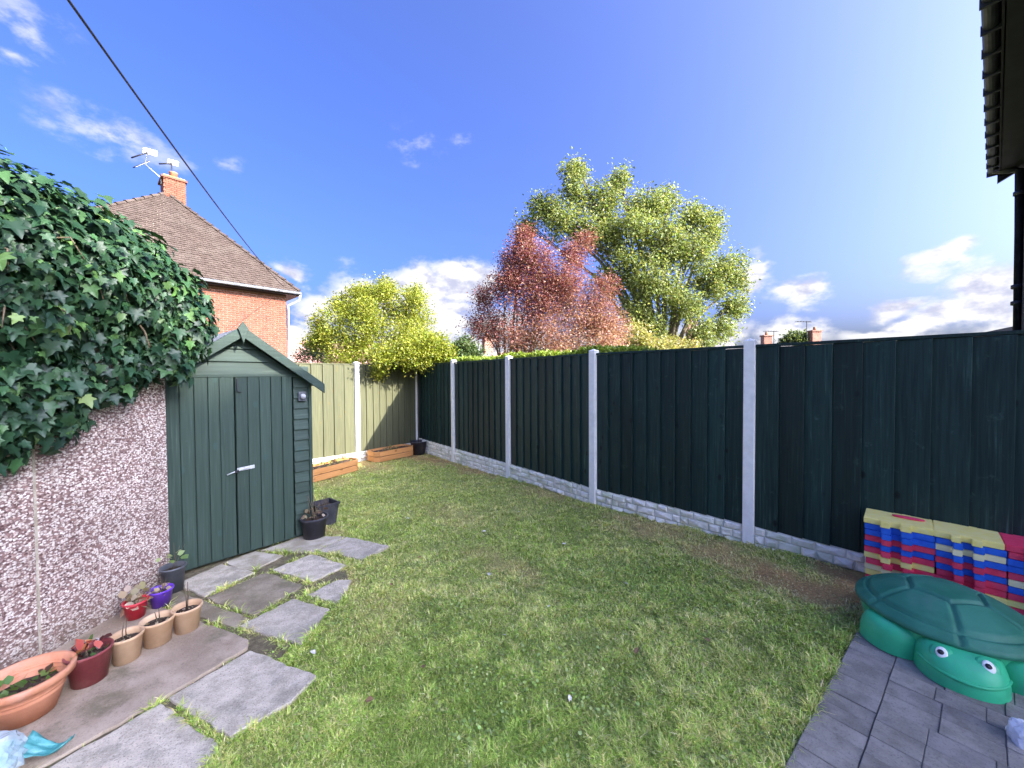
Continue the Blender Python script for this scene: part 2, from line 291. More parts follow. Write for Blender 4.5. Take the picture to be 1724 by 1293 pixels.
def make_tree(name, label, cat, base, lobes, nleaf, size, cols, wts, trunk_r, fork=0.45, group=None, spread=0.3, twig=6, jit=0.14, up=0.3, stems=1, colfun=None, shell=0.5, lsc=1.0, sub=0):
    t = thing(name, label, cat, base, 0, group); bx, by, bz = base
    L = [(x - bx, y - by, z - bz, r * lsc) for x, y, z, r in lobes]
    cz = min(l[2] for l in L); top = max(l[2] for l in L); cx = np.mean([l[0] for l in L]); cy = np.mean([l[1] for l in L])
    mb = MB(); fz = max(cz * fork, 0.3)
    for s_ in range(stems):
        o = Vector((0, 0, 0)) if stems == 1 else Vector((random.uniform(-.35, .35), random.uniform(-.35, .35), 0))
        f = Vector((cx * 0.12, cy * 0.12, fz)) + o * 1.2
        mb.tube([o + Vector((0, 0, -0.1)), o * 1.1 + Vector((0.02, 0.02, fz * 0.5)), f], [trunk_r * 1.25, trunk_r, trunk_r * 0.85], 9)
        for i, (x, y, z, r) in enumerate(L):
            if i % stems != s_: continue
            e = Vector((x, y, z + 0.2 * r)); md = f.lerp(e, 0.5) + Vector((random.uniform(-.1, .1) * r, random.uniform(-.1, .1) * r, 0.12 * (e - f).length))
            mb.tube([f, f.lerp(md, 0.55) + Vector((0, 0, 0.04 * r)), md, e], [trunk_r * 0.55, trunk_r * 0.4, trunk_r * 0.28, trunk_r * 0.07], 6)
            for q in range(5):
                d = Vector(rdir(1)[0]); mb.tube([md.lerp(e, random.uniform(0.2, 1)), e + d * r * 0.55, e + d * r * 0.98 + Vector((0, 0, 0.05 * r))], [trunk_r * 0.13, trunk_r * 0.08, trunk_r * 0.02], 4)
    mb.build('trunk', M['bark'], t, True)
    P, S = crown_points(L, nleaf, shell, twig, sub); n = len(P)
    P = P + rng.normal(0, spread, (n, 3)); nr = rdir(n) + np.array([0.25, -0.1, 0.9]); tp = S * 0.6 + rdir(n) * 0.8 + np.array([0, 0, up - 0.3])
    col = mixcol(n, cols, wts, jit)
    if colfun is not None: col = colfun(P, col)
    leafcloud('crown', P, nr, tp, size * (0.65 + 0.7 * rng.random(n)), LEAF_V, LEAF_F, col, M['leaf'], t)
    return t

# ------------------------------------------------------------------ ground, lawn
def ip(p, poly):
    x, y = p; c = False; n = len(poly)
    for i in range(n):
        x1, y1 = poly[i]; x2, y2 = poly[(i + 1) % n]
        if (y1 > y) != (y2 > y) and x < (x2 - x1) * (y - y1) / (y2 - y1) + x1: c = not c
    return c
def ipn(X, Y, poly):
    c = np.zeros(len(X), bool); n = len(poly)
    for i in range(n):
        x1, y1 = poly[i]; x2, y2 = poly[(i + 1) % n]
        if y1 == y2: continue
        c ^= ((y1 > Y) != (y2 > Y)) & (X < (x2 - x1) * (Y - y1) / (y2 - y1) + x1)
    return c
POSTS = [(3.80, 2.55), (2.475, 3.95), (1.136, 5.27), (-0.053, 6.79), (-1.27, 8.295), (-2.46, 9.81)]
BACK = [(-2.46, 9.81), (-3.48, 8.50), (-4.79, 7.13), (-6.1, 5.76)]
SHED_A = Vector((-2.75, 3.83)); SHED_E = Vector((0.64, 0.768)); SHED_B = Vector((-0.768, 0.64))
GARDEN = [(-2.6, -1.25), (0.45, 1.065), (2.6, 2.757), (2.95, 3.35)] + POSTS[1:] + BACK[1:3] + [(-3.95, 5.75), (-2.30, 4.36), (-2.42, 4.28), (-2.02, 3.85), (-2.25, 3.47), (-1.72, 3.2), (-1.92, 2.75), (-1.70, 2.46), (-2.12, 1.66), (-2.75, 0.6)]
SLABS = [('slab', [(-2.36, 1.22), (-1.905, 2.015), (-1.41, 1.775), (-1.36, 1.60), (-1.62, 1.05)]),
         ('slab', [(-1.893, 2.045), (-1.70, 2.415), (-1.155, 2.185), (-1.20, 2.0), (-1.38, 1.80)]),
         ('slab_concrete', [(-2.60, 0.80), (-2.12, 1.705), (-1.922, 2.045), (-1.735, 2.43), (-1.775, 2.50), (-2.36, 2.76), (-2.99, 3.02), (-3.16, 0.80)]),
         ('slab_brown', [(-2.50, 3.00), (-1.945, 2.76), (-1.965, 2.645), (-2.345, 2.785), (-2.98, 3.04), (-2.93, 3.2)]),
         ('slab', [(-1.945, 2.66), (-1.755, 3.0), (-1.40, 2.85), (-1.395, 2.46)]),
         ('slab_brown', [(-2.485, 3.03), (-2.262, 3.43), (-1.785, 3.20), (-1.935, 2.79)]),
         ('slab', [(-2.93, 3.26), (-2.80, 3.62), (-2.375, 3.445), (-2.515, 3.06)]),
         ('slab_tan', [(-2.80, 3.645), (-2.665, 3.89), (-2.315, 3.79), (-2.40, 3.47), (-2.56, 3.50)]),
         ('slab_tan', [(-2.62, 3.91), (-2.40, 4.26), (-1.88, 4.22), (-2.05, 3.84)]),
         ('slab', [(-2.02, 3.88), (-1.855, 4.21), (-1.30, 3.955), (-1.47, 3.65)]),
         ('slab', [(-2.235, 3.49), (-2.03, 3.79), (-1.57, 3.545), (-1.75, 3.265)]),
         ('slab', [(-1.68, 3.05), (-1.525, 3.275), (-1.41, 3.27), (-1.36, 2.935)])]
DIRT = [(2.45, 3.05, 0.62, 0.34, 1.0), (2.75, 3.05, 0.45, 0.4, 1.0), (2.05, 3.65, 0.5, 0.32, 0.75), (1.55, 4.35, 0.55, 0.30, 0.62), (0.5, 5.75, 0.7, 0.24, .5), (-0.75, 7.45, 0.75, 0.26, 0.8), (-1.6, 8.45, 0.8, 0.4, 0.9), (-2.5, 9.1, 0.7, 0.4, 0.9), (-3.2, 8.2, 0.8, 0.35, 0.8), (-0.1, 3.55, 0.5, 0.2, 0.42), (-2.2, 4.35, 0.3, 0.18, 0.6), (-3.3, 6.9, 0.7, 0.3, 0.4), (-1.75, 2.62, 0.28, 0.12, .6), (-1.55, 3.38, .25, .12, .6), (-0.8, 4.9, 0.7, 0.3, 0.25), (-1.0, 2.75, .5, .3, .25)]
def vnoise(X, Y, sc_, seed=0):
    r = np.random.default_rng(seed); G = r.random((64, 64)); x = X * sc_; y = Y * sc_; xi = np.floor(x).astype(int); yi = np.floor(y).astype(int); fx = x - xi; fy = y - yi
    fx = fx * fx * (3 - 2 * fx); fy = fy * fy * (3 - 2 * fy); g = lambda a, b: G[a % 64, b % 64]
    return g(xi, yi) * (1 - fx) * (1 - fy) + g(xi + 1, yi) * fx * (1 - fy) + g(xi, yi + 1) * (1 - fx) * fy + g(xi + 1, yi + 1) * fx * fy
def dirtmask(X, Y):
    m = np.zeros(len(X))
    wob = (vnoise(X, Y, 6, 3) - 0.5) * 0.8 + (vnoise(X, Y, 17, 4) - 0.5) * 0.7
    for cx, cy, a, b, wgt in DIRT:      # long axis runs with the fence
        t = (X - cx) * -0.7 + (Y - cy) * 0.714; s = (X - cx) * 0.714 + (Y - cy) * 0.7
        m = np.maximum(m, wgt * np.clip(1.35 - np.sqrt((t / a) ** 2 + (s / b) ** 2) + wob, 0, 1))
    return m
def lawn_z(X, Y):
    z = -0.022 * (D2.x * X + D2.y * Y) + (vnoise(X, Y, 2.2, 1) - 0.5) * 0.028 + (vnoise(X, Y, 7, 2) - 0.5) * 0.014 - 0.004
    return z
nx, ny = 130, 150; gx, gy = np.meshgrid(np.linspace(-6.4, 4.9, nx), np.linspace(-1.2, 10.6, ny)); X = gx.ravel(); Y = gy.ravel()
Zl = lawn_z(X, Y); hd = D2.x * X + D2.y * Y < 0.62; Zl[hd] -= 0.03
V = np.stack([X, Y, Zl], 1); F = [(j * nx + i, j * nx + i + 1, (j + 1) * nx + i + 1, (j + 1) * nx + i) for j in range(ny - 1) for i in range(nx - 1)]
me = bpy.data.meshes.new('lawn'); me.from_pydata(V.tolist(), [], F); me.shade_smooth()
a = me.color_attributes.new('col', 'FLOAT_COLOR', 'POINT'); dm = dirtmask(X, Y)[:, None]
gcol = np.array([0.32, 0.36, 0.11]) * (0.8 + 0.4 * vnoise(X, Y, 5, 8)[:, None]); dcol = np.array([0.46, 0.29, 0.11]) * (0.75 + 0.6 * vnoise(X, Y, 9, 9)[:, None])
c4 = np.ones((len(X), 4), np.float32); c4[:, :3] = gcol * (1 - dm) + dcol * dm; a.data.foreach_set('color', c4.ravel())
lm = bpy.data.materials.new('lawn_soil'); lm.use_nodes = True; T = NT(lm.node_tree); b = lm.node_tree.nodes['Principled BSDF']
at = T.n('ShaderNodeAttribute', attribute_name='col'); tcn = T.n('ShaderNodeTexCoord'); nz = T.noise(tcn.outputs['Object'], 42, 8, 0.72)
T.l(T.mix(1.0, at.outputs['Color'], T.ramp(nz, [(0.25, (0.45, 0.42, 0.4)), (0.75, (1.5, 1.5, 1.5))]), 'MULTIPLY'), b.inputs['Base Color']); b.inputs['Roughness'].default_value = 0.95
bp = T.n('ShaderNodeBump'); bp.inputs['Strength'].default_value = 1; bp.inputs['Distance'].default_value = 0.03; T.l(nz, bp.inputs['Height']); T.l(bp.outputs[0], b.inputs['Normal'])
me.materials.append(lm); setp(obj('lawn', me), kind='structure')
gm = pmat('far_ground', (0.07, 0.10, 0.03), (0.13, 0.14, 0.06), 0.4, 0.95, 0.4, 3)
mb = MB(); mb.prism([(math.cos(i * math.pi / 16) * 900, math.sin(i * math.pi / 16) * 900) for i in range(32)], -0.9, -0.42); setp(mb.build('ground', gm), kind='structure')

# grass blades
def grass(n, near, pos=None, hmul=1.0):
    # sample by distance so that the density on screen is even
    out = []
    tot = 0
    while pos is None and tot < n:
        m = n * 2; r = 1.25 * (9.6 / 1.25) ** rng.random(m) if near else 1.6 + 9.2 * rng.random(m) ** 0.8; th = R(-52) + R(100) * rng.random(m)
        x = r * np.sin(th); y = r * np.cos(th); k = ipn(x, y, GARDEN)
        for _, pl in SLABS:
            cx = np.mean([p[0] for p in pl]); cy = np.mean([p[1] for p in pl]); sh = [(cx + (px - cx) * 0.965, cy + (py - cy) * 0.965) for px, py in pl]; k &= ~ipn(x, y, sh)
        dmm = dirtmask(x, y); k &= rng.random(m) > dmm * 0.80
        x, y = x[k], y[k]; out.append(np.stack([x, y], 1)); tot += len(x)
    P2 = np.concatenate(out)[:n] if pos is None else pos; n = len(P2); x, y = P2[:, 0], P2[:, 1]; dist = np.hypot(x, y)
    dmm = dirtmask(x, y); pn = vnoise(x, y, 1.6, 21); pn2 = vnoise(x, y, 4.5, 22); pn3 = vnoise(x, y, 13, 23)
    dry = np.clip(0.13 + 0.95 * (0.5 * pn + 0.3 * pn2 + 0.2 * pn3 - 0.34) + 0.35 * dmm + 0.075 * np.clip(dist - 2.4, 0, 3.0), 0, 0.92)
    isd = rng.random(n) < dry
    g = mixcol(n, [(0.32, 0.45, 0.075), (0.42, 0.54, 0.11), (0.19, 0.29, 0.05), (0.48, 0.57, 0.15)], [4, 3, 2.4, 2], 0.16)
    s = mixcol(n, [(0.68, 0.62, 0.28), (0.56, 0.52, 0.20), (0.76, 0.70, 0.38), (0.54, 0.56, 0.17)], [3, 3, 1.5, 3], 0.14)
    col = np.where(isd[:, None], s, g) * (0.80 + 0.36 * pn2 + 0.28 * pn3)[:, None]
    far = 0.32 * np.clip((dist - 3) / 3, 0, 1)[:, None]; col = col * (1 - far) + np.array([0.46, 0.50, 0.13]) * far
    bare = np.clip(dmm, 0, 1)[:, None]; col = col * (1 - 0.7 * bare) + 0.7 * bare * np.array([0.62, 0.46, 0.26])
    h = (0.010 + 0.022 * rng.random(n) + 0.012 * (pn3 > 0.62)) * (1 - 0.45 * dmm) * hmul * (0.75 + 0.6 * pn3); wd = (0.0016 + 0.0014 * rng.random(n)) * np.clip(dist / 2.4, 0.8, 3.2)
    z = lawn_z(x, y) - 0.004; ang = rng.random(n) * 6.2832; ln = 0.45 + 1.0 * rng.random(n)
    dx, dy = np.cos(ang), np.sin(ang); px, py = -dy, dx; B = np.stack([x, y, z], 1)
    side = np.stack([px, py, np.zeros(n)], 1) * wd[:, None]
    lean = np.stack([dx, dy, np.zeros(n)], 1); up = np.array([0, 0, 1.0])
    mid = B + lean * (h * ln * 0.35)[:, None] + up * (h * 0.62)[:, None]; tip = B + lean * (h * ln)[:, None] + up * (h * (1.05 - 0.32 * ln))[:, None]
    if near:
        V = np.stack([B - side, B + side, mid - side * 0.75, mid + side * 0.75, tip], 1).reshape(-1, 3)
        return V, [(0, 1, 3), (0, 3, 2), (2, 3, 4)], 5, np.repeat(col, 5, 0)
    V = np.stack([B - side * 1.2, B + side * 1.2, tip], 1).reshape(-1, 3); return V, [(0, 1, 2)], 3, np.repeat(col, 3, 0)
NG = 330000
V, tf, K, col = grass(NG, True)
# longer tufts left by the mower along slabs, patio and fence, and sparse grass in the slab joints
ep = []
def along(a_, b_, per, off, wob):
    L_ = math.hypot(b_[0] - a_[0], b_[1] - a_[1]); n = int(L_ * per); u = rng.random(n); nx_, ny_ = -(b_[1] - a_[1]) / L_, (b_[0] - a_[0]) / L_
    k = vnoise(np.array(a_[0] + u * (b_[0] - a_[0])), np.array(a_[1] + u * (b_[1] - a_[1])), 7, 77) > 0.42; o_ = off + np.abs(rng.normal(0, wob, n)); ep.append(np.stack([a_[0] + u * (b_[0] - a_[0]) + nx_ * o_, a_[1] + u * (b_[1] - a_[1]) + ny_ * o_], 1)[k])
for mt, pl in SLABS:
    ar = sum(pl[i][0] * pl[(i + 1) % len(pl)][1] - pl[(i + 1) % len(pl)][0] * pl[i][1] for i in range(len(pl)))
    for i in range(len(pl)):
        a_, b_ = pl[i], pl[(i + 1) % len(pl)]
        if ar > 0: a_, b_ = b_, a_
        if max(a_[0], b_[0]) > -2.45: along(a_, b_, 420 if mt == 'slab' else 200, 0.004, 0.022)
for i in range(1, 5): along(POSTS[i], POSTS[i + 1], 260, 0.055, 0.03)
along((0.45, 1.065), (2.6, 2.757), 520, -0.02, 0.03)
ep = np.concatenate(ep); kk = np.ones(len(ep), bool)
for _, pl in SLABS: kk &= ~ipn(ep[:, 0], ep[:, 1], pl)
V2, _, _, col2 = grass(0, True, ep[kk], 1.55); V = np.concatenate([V, V2]); col = np.concatenate([col, col2]); NG = len(V) // K
g_o = rawmesh('grass', V, tf, NG, K, col, M['grass'], None)
setp(g_o, 'short patchy mown grass of the garden lawn with dry straw tufts', 'grass', kind='stuff')
# clover and small weeds in the near lawn
def weeds(n):
    x = rng.uniform(-1.6, 2.2, n * 4); y = rng.uniform(1.55, 3.6, n * 4); k = ipn(x, y, GARDEN) & (vnoise(x, y, 1.9, 41) * 0.45 + vnoise(x, y, 5, 42) * 0.3 + 0.25 * rng.random(n * 4) > 0.53) & (dirtmask(x, y) < 0.3)
    for _, pl in SLABS: k &= ~ipn(x, y, pl)
    x, y = x[k][:n], y[k][:n]; n = len(x); P = np.stack([x, y, lawn_z(x, y) + 0.012 + 0.018 * rng.random(n)], 1)
    nr = rdir(n) * 0.55 + np.array([0, 0, 1]); col = mixcol(n, [(0.28, 0.37, 0.09), (0.38, 0.46, 0.16), (0.20, 0.28, 0.07)], [3, 2, 2], 0.15)
    return leafcloud('clover', P, nr, rdir(n), 0.010 + 0.010 * rng.random(n), [(0, 0, 0), (0.45, 0.3, .08), (0.45, 0.8, .05), (0, 1, 0), (-0.45, 0.8, .05), (-0.45, 0.3, .08)], [(0, 1, 2, 3), (0, 3, 4, 5)], col, M['grass'])
setp(weeds(5200), 'low clover and broad weeds growing through the near lawn', 'clover', kind='stuff')

# ------------------------------------------------------------------ path of slabs
mb = MB(); nzv = lambda x, y: gz(x, y) + 0.010
mb.prism([(-3.3, 0.7), (-2.0, 0.7), (-1.5, 1.6), (-1.45, 3.3), (-1.9, 4.1), (-2.3, 4.45), (-3.4, 3.4)], lambda x, y: gz(x, y) - 0.2, nzv)
path = setp(mb.build('path', M['path_soil']), kind='structure')
for i, (mt, pl) in enumerate(SLABS):
    cx = sum(p[0] for p in pl) / len(pl); cy = sum(p[1] for p in pl) / len(pl); tx, ty = random.uniform(-.012, .012), random.uniform(-.012, .012)
    # chipped, slightly wandering edges
    pts = []
    for j in range(len(pl)):
        a_, b_ = Vector(pl[j]), Vector(pl[(j + 1) % len(pl)]); m = max(int((b_ - a_).length / 0.055), 2); nrm = Vector((-(b_ - a_).y, (b_ - a_).x)).normalized()
        for q in range(m): pts.append(tuple(a_.lerp(b_, q / m) + nrm * random.uniform(-0.009, 0.009) * (1 if q else 0.6)))
    base = 0.026 if mt != 'slab_concrete' else 0.024
    s_ = MB().prism([(x - cx, y - cy) for x, y in pts], -0.06, lambda x, y: gz(x + cx, y + cy) - gz(cx, cy) + tx * x + ty * y).build('paving_slab', M[mt], path, False, 0.006, 2); s_.location = (cx, cy, gz(cx, cy) + base)

# patio of small blocks along the house
rzH = math.atan2(H2.y, H2.x)
mb = MB(); mb.prism([(-2.4, -1.1), (4.5, -1.1), (4.5, 0.545), (-2.4, 0.545)], -0.2, lambda x, y: -0.022 * y - 0.004)
patio = setp(mb.build('patio', M['slab_brown']), kind='structure'); patio.rotation_euler = (0, 0, rzH)
def block_mesh(lx, ly):
    e = 0.0026; x, y = lx / 2, ly / 2; m = MB(); lo = [(-x, -y, -.05), (x, -y, -.05), (x, y, -.05), (-x, y, -.05)]; mi = [(a, b, -e * .8) for a, b, _ in lo]; tp = [(a * (1 - e / x), b * (1 - e / y), 0) for a, b, _ in lo]
    m.add(lo + mi + tp, [(0, 1, 5, 4), (1, 2, 6, 5), (2, 3, 7, 6), (3, 0, 4, 7), (4, 5, 9, 8), (5, 6, 10, 9), (6, 7, 11, 10), (7, 4, 8, 11), (8, 9, 10, 11)]); return m.mesh('paving_block', M['paving_block'])
bms = [block_mesh(0.0985, 0.1985), block_mesh(0.1985, 0.1288), block_mesh(0.1288, 0.1288), block_mesh(0.1685, 0.1288)]
def blk(me, x, y):
    o = obj('paving_block', me, patio); o.location = (x, y, -0.022 * y + 0.014 + random.uniform(-.0022, .0022)); o.rotation_euler = (random.uniform(-.01, .01), random.uniform(-.008, .008), random.uniform(-.008, .008))
x = 1.15
while x < 4.2: blk(bms[0], x, 0.445); x += 0.1
x = 1.05
while x < 4.25:     # courses run away from the lawn edge, joints staggered
    y = 0.343 + random.choice([0, 0, -0.001])
    y -= 0.0; first = True
    while y > -0.75:
        k_ = random.choice([1, 1, 2, 3]); ln = (0.1, 0.2, 0.13, 0.17)[k_]
        if first: k_ = random.choice([1, 2, 3]); ln = (0.1, 0.2, 0.13, 0.17)[k_]; first = False
        o = obj('paving_block', bms[k_], patio); yy = y - ln / 2; o.location = (x, yy, -0.022 * yy + 0.014 + random.uniform(-.0022, .0022)); o.rotation_euler = (random.uniform(-.01, .01), random.uniform(-.008, .008), math.pi / 2 + random.uniform(-.008, .008)); y -= ln
    x += 0.13

# ------------------------------------------------------------------ fences
def mesh_post(h):
    m = MB(); wdt = 0.052; m.box((0, 0, h / 2 - 0.15), (wdt * 2, wdt * 2, h + 0.3))
    m.v[4:8] = [(x, y, h) for x, y, _ in m.v[4:8]]
    m.f.remove((4, 5, 6, 7)); m.v.append((0, 0, h + 0.022)); m.f += [(4, 5, 8), (5, 6, 8), (6, 7, 8), (7, 4, 8)]
    return m
def fpost(fence, p, top, rz):
    z0 = gz(*p); t = mesh_post(top - z0).build('post', M['concrete_post'], fence, False, 0.008, 2); t.location = (p[0], p[1], z0); t.rotation_euler = (0, 0, rz)
    return t
def ang(a, b): return math.atan2(b[1] - a[1], b[0] - a[0])
def bay(fence, A, B, mat, nb, ztop=2.02, zbot=0.14, jitter=0.004, gtop=0.14, capw=0.05, flip=False):
    rz = ang(A, B); L = math.hypot(B[0] - A[0], B[1] - A[1]); x0, x1 = 0.052, L - 0.052; pitch = (x1 - x0) / nb
    m = MB(); m.box((L / 2, 0.006, ztop - 0.014), (x1 - x0, capw, 0.028))
    for zr in (0.35, 1.05, 1.75): m.box((L / 2, -0.030, zr), (x1 - x0, 0.04, 0.06))
    t = m.build('panel', mat, fence, False, 0.003); t.location = (A[0], A[1], 0); t.rotation_euler = (0, 0, rz)
    for i in range(nb):
        a_, e = x0 + i * pitch, min(x0 + (i + 1) * pitch + 0.002, x1); th0, th1 = 0.034 + random.uniform(-.003, .004), 0.010
        if flip: th0, th1 = th1, th0
        zt, zb = ztop - 0.03 + random.uniform(-jitter, jitter), zbot + random.uniform(-0.002, jitter)
        tw = random.uniform(-.003, .003)
        m = MB(); m.hexa([(0, -0.004, zb), (e - a_, -0.004, zb), (e - a_, th1 + tw, zb), (0, th0, zb), (0, -0.004, zt), (e - a_, -0.004, zt), (e - a_, th1, zt), (0, th0 + tw, zt)])
        o = m.build('board', mat, t, False, 0.004); o.location = (a_, 0, 0)
    g = MB().box((L / 2, 0.0, gtop - 0.19), (x1 - x0, 0.044, 0.38)).build('gravel_board', M['gravel_joint'], fence); g.location = (A[0], A[1], 0); g.rotation_euler = (0, 0, rz)
    zz = gtop - 0.004; rows = [0.075, 0.085, 0.075, 0.09]
    for ri, rh in enumerate(rows):
        x = x0 + 0.004
        while x < x1 - 0.02:
            wd = random.choice([0.09, 0.12, 0.15, 0.18, 0.22]); hh = rh
            if x + wd > x1 - 0.08: wd = x1 - x - 0.003
            j = 0.004; d0 = 0.0215; d1 = 0.022 + random.uniform(0.008, 0.034); e = 0.016
            r4 = lambda: random.uniform(-.009, .009)
            xa, xb, za, zb = x + j, x + wd - j, zz - hh + j, zz - j
            m = MB(); m.add([(xa, d0, za), (xb, d0, za), (xb, d0, zb), (xa, d0, zb), (xa + e + r4(), d1 + r4(), za + e * .8 + r4()), (xb - e + r4(), d1 + r4(), za + e * .8 + r4()), (xb - e + r4(), d1 + r4(), zb - e * .8 + r4()), (xa + e + r4(), d1 + r4(), zb - e * .8 + r4()), ((xa + xb) / 2 + r4() * 3, d1 + 0.008 + r4(), (za + zb) / 2 + r4())],
                         [(0, 4, 5, 1), (1, 5, 6, 2), (2, 6, 7, 3), (3, 7, 4, 0), (4, 8, 5), (5, 8, 6), (6, 8, 7), (7, 8, 4)])
            m.build('stone', M['gravel_stone'], g); x += wd
        zz -= rh
fence1 = thing('garden_fence', 'long dark green board fence with white concrete posts on the right', 'fence')
for i in range(5): bay(fence1, POSTS[i], POSTS[i + 1], M['fence_green'], 10 if i else 9)
for i, p in enumerate(POSTS): fpost(fence1, p, 2.055 if i != 1 else 2.065, ang(POSTS[min(i, 4)], POSTS[min(i, 4) + 1]))
fence2 = thing('garden_fence', 'pale sunlit sage board fence across the back beside the shed', 'fence')
for i in range(3): bay(fence2, BACK[i], BACK[i + 1], M['fence_sage'], [9, 8, 8][i], 2.0, 0.02, 0.003, 0.02, 0.05, True)
for i in (1, 2): fpost(fence2, BACK[i], 2.03, ang(BACK[i - 1], BACK[i]))

# ------------------------------------------------------------------ house end visible on the right, and an added unseen tower for shade
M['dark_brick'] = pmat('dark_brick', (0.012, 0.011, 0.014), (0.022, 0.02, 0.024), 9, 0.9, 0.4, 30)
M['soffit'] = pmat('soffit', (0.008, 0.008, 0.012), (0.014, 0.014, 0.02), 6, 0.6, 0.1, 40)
M['gutter'] = pmat('gutter', (0.02, 0.022, 0.028), (0.04, 0.042, 0.05), 8, 0.45, 0.1, 40)
M['rooftile'] = pmat('rooftile', (0.19, 0.13, 0.10), (0.27, 0.19, 0.15), 3, 0.9, 0.6, 25, c3=(0.30, 0.25, 0.20), c3scale=1.2, c3amt=0.5)
RZ = 7.72; RY = -4.6
nh = thing('house', 'dark gable end house with tiled eaves at the right edge', 'house', (0.0247, -0.0314, 0), rzH)
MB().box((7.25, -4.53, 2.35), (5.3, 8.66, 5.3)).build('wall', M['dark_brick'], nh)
zs = lambda y: 5.02 + (0.08 - y) * (RZ - 5.02) / (0.08 - RY)
m = MB(); m.prof([(0.04, 4.99), (RY, RZ - 0.02), (-9.3, 4.99), (-9.3, 4.90), (RY, RZ - .13), (0.0, 4.90)], (4.6, 0, 0), (0, 1, 0), (0, 0, 1), (5.36, 0, 0)); m.build('roof', M['rooftile'], nh)
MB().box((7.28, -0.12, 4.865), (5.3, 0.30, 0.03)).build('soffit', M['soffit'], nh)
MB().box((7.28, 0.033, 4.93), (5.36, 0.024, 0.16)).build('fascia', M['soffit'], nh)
m = MB(); m.prof([(math.cos(a_) * 0.058, math.sin(a_) * 0.058) for a_ in np.linspace(math.pi, 2 * math.pi, 9)] + [(0.05, 0), (0.05 * .7, -.035), (0, -.05), (-.035, -.035), (-0.05, 0)], (4.6, 0.105, 4.955), (0, 1, 0), (0, 0, 1), (5.37, 0, 0)); gut = m.build('gutter', M['gutter'], nh, False)
for xx in np.arange(4.9, 9.95, 0.42): MB().box((xx, 0.105, 4.925), (0.028, 0.13, 0.085)).build('bracket', M['gutter'], gut)
tile = None
m = MB(); m.box((0, 0, 0), (0.162, 0.40, 0.016), 0, -math.atan2(RZ - 5.02, 0.08 - RY)); tme = m.mesh('tile', M['rooftile'])
for i, xx in enumerate(np.arange(4.7, 9.9, 0.168)):
    for r_ in range(2):
        o = obj('tile', tme, nh); yy = -0.06 - 0.26 * r_; o.location = (xx + 0.08 * (r_ % 2), yy, zs(yy) + 0.02 + random.uniform(-.004, .004)); o.rotation_euler = (random.uniform(-.02, .02), random.uniform(-.02, .02), 0)
m = MB(); m.prof([(0.06, 4.88), (RY, RZ - 0.12), (-9.2, 4.88), (-9.2, 4.72), (RY, RZ - .30), (0.06, 4.74)], (9.9, 0, 0), (0, 1, 0), (0, 0, 1), (0.05, 0, 0)); m.build('barge_board', M['soffit'], nh)
dp = MB(); dp.tube([(9.72, 0.09, 4.90), (9.72, -0.05, 4.84), (9.72, -0.155, 4.80), (9.72, -0.155, 0.0)], 0.052, 12); dpo = dp.build('downpipe', M['gutter'], nh, True)
for zz in (4.42, 3.0, 2.75, 1.2): MB().lathe([(0.053, 0), (0.064, 0.005), (0.064, 0.06), (0.053, 0.065)], 12, (9.72, -0.155, zz)).build('pipe_collar', M['gutter'], dpo, True)
M['render'] = pmat('render', (0.55, 0.52, 0.48), (0.65, 0.62, 0.58), 4, 0.9, 0.3, 80)
shade_twr = thing('shade_tower', 'added unseen tower block far behind the camera that shades the garden', 'shade blocker', (0, 0, 0), rzH)  # added out of view to block the sun and keep the garden in shade
FH = (7.85 + 70) * 0.638 - 0.18; FX0, FX1 = 30.9, 41.6
MB().box(((FX0 + FX1) / 2, -75, FH / 2 - 0.4), (FX1 - FX0, 10, FH + 0.5)).build('wall', M['render'], shade_twr)
MB().box(((FX0 + FX1) / 2, -75, FH - 0.1), (FX1 - FX0 + .3, 10.0, 0.2)).build('roof', M['felt'], shade_twr)
for xx in np.arange(FX0 + 1.4, FX1 - 1, 2.6):
    for zz in np.arange(1.5, FH - 1.2, 2.8):
        wn = MB().box((xx, -69.99, zz), (1.4, 0.08, 1.3)).build('window', M['white_plastic'], shade_twr); MB().box((xx, -69.945, zz), (1.24, 0.03, 1.14)).build('pane', M['black'], wn)

# ------------------------------------------------------------------ shed
rzS = math.atan2(SHED_E.y, SHED_E.x); zS = gz(*SHED_A) + 0.0
sh = thing('garden_shed', 'small dark green wooden shed with double doors and pitched roof', 'shed', (SHED_A.x, SHED_A.y, zS), rzS)
# local: x right along the front, y back (away), z up; front face at y=0
G, GX = M['shed_green'], M['shed_green_x']; HW = 0.66; EV = 1.82; AP = 2.25 - zS - 0.035; DP = 1.75
slope = (2.25 - 1.68) / 0.76
MB().box((-0.02, DP / 2, 0.05), (HW * 2 - 0.06, DP - .04, 0.06)).build('floor', GX, sh)
MB().hexa([(-HW + .02, .03, .06), (HW - .02, .03, .06), (HW - .02, DP, .06), (-HW + .02, DP, .06), (-HW + .02, .03, EV), (HW - .02, .03, EV), (HW - .02, DP, EV), (-HW + .02, DP, EV)]).build('inner_wall', GX, sh)
dl, dr, dt = -0.575, 0.475, 1.715 - zS
pit = 0.118
def clad(x0, x1, z0, z1, face='front', nm='cladding_board'):
    m = MB()
    if face == 'front': m.hexa([(x0, -0.030, z0), (x1, -0.030, z0), (x1, 0.03, z0), (x0, 0.03, z0), (x0, -0.012, z1), (x1, -0.012, z1), (x1, 0.03, z1), (x0, 0.03, z1)])
    else: m.hexa([(x0 - 0.03, 0.03, z0), (x0 + .030, 0.03, z0), (x0 + .030, DP, z0), (x0 - 0.03, DP, z0), (x0 - 0.03, 0.03, z1), (x0 + 0.012, 0.03, z1), (x0 + 0.012, DP, z1), (x0 - .03, DP, z1)])
    return m.build(nm, GX, sh, False, 0.003)
z = 0.05
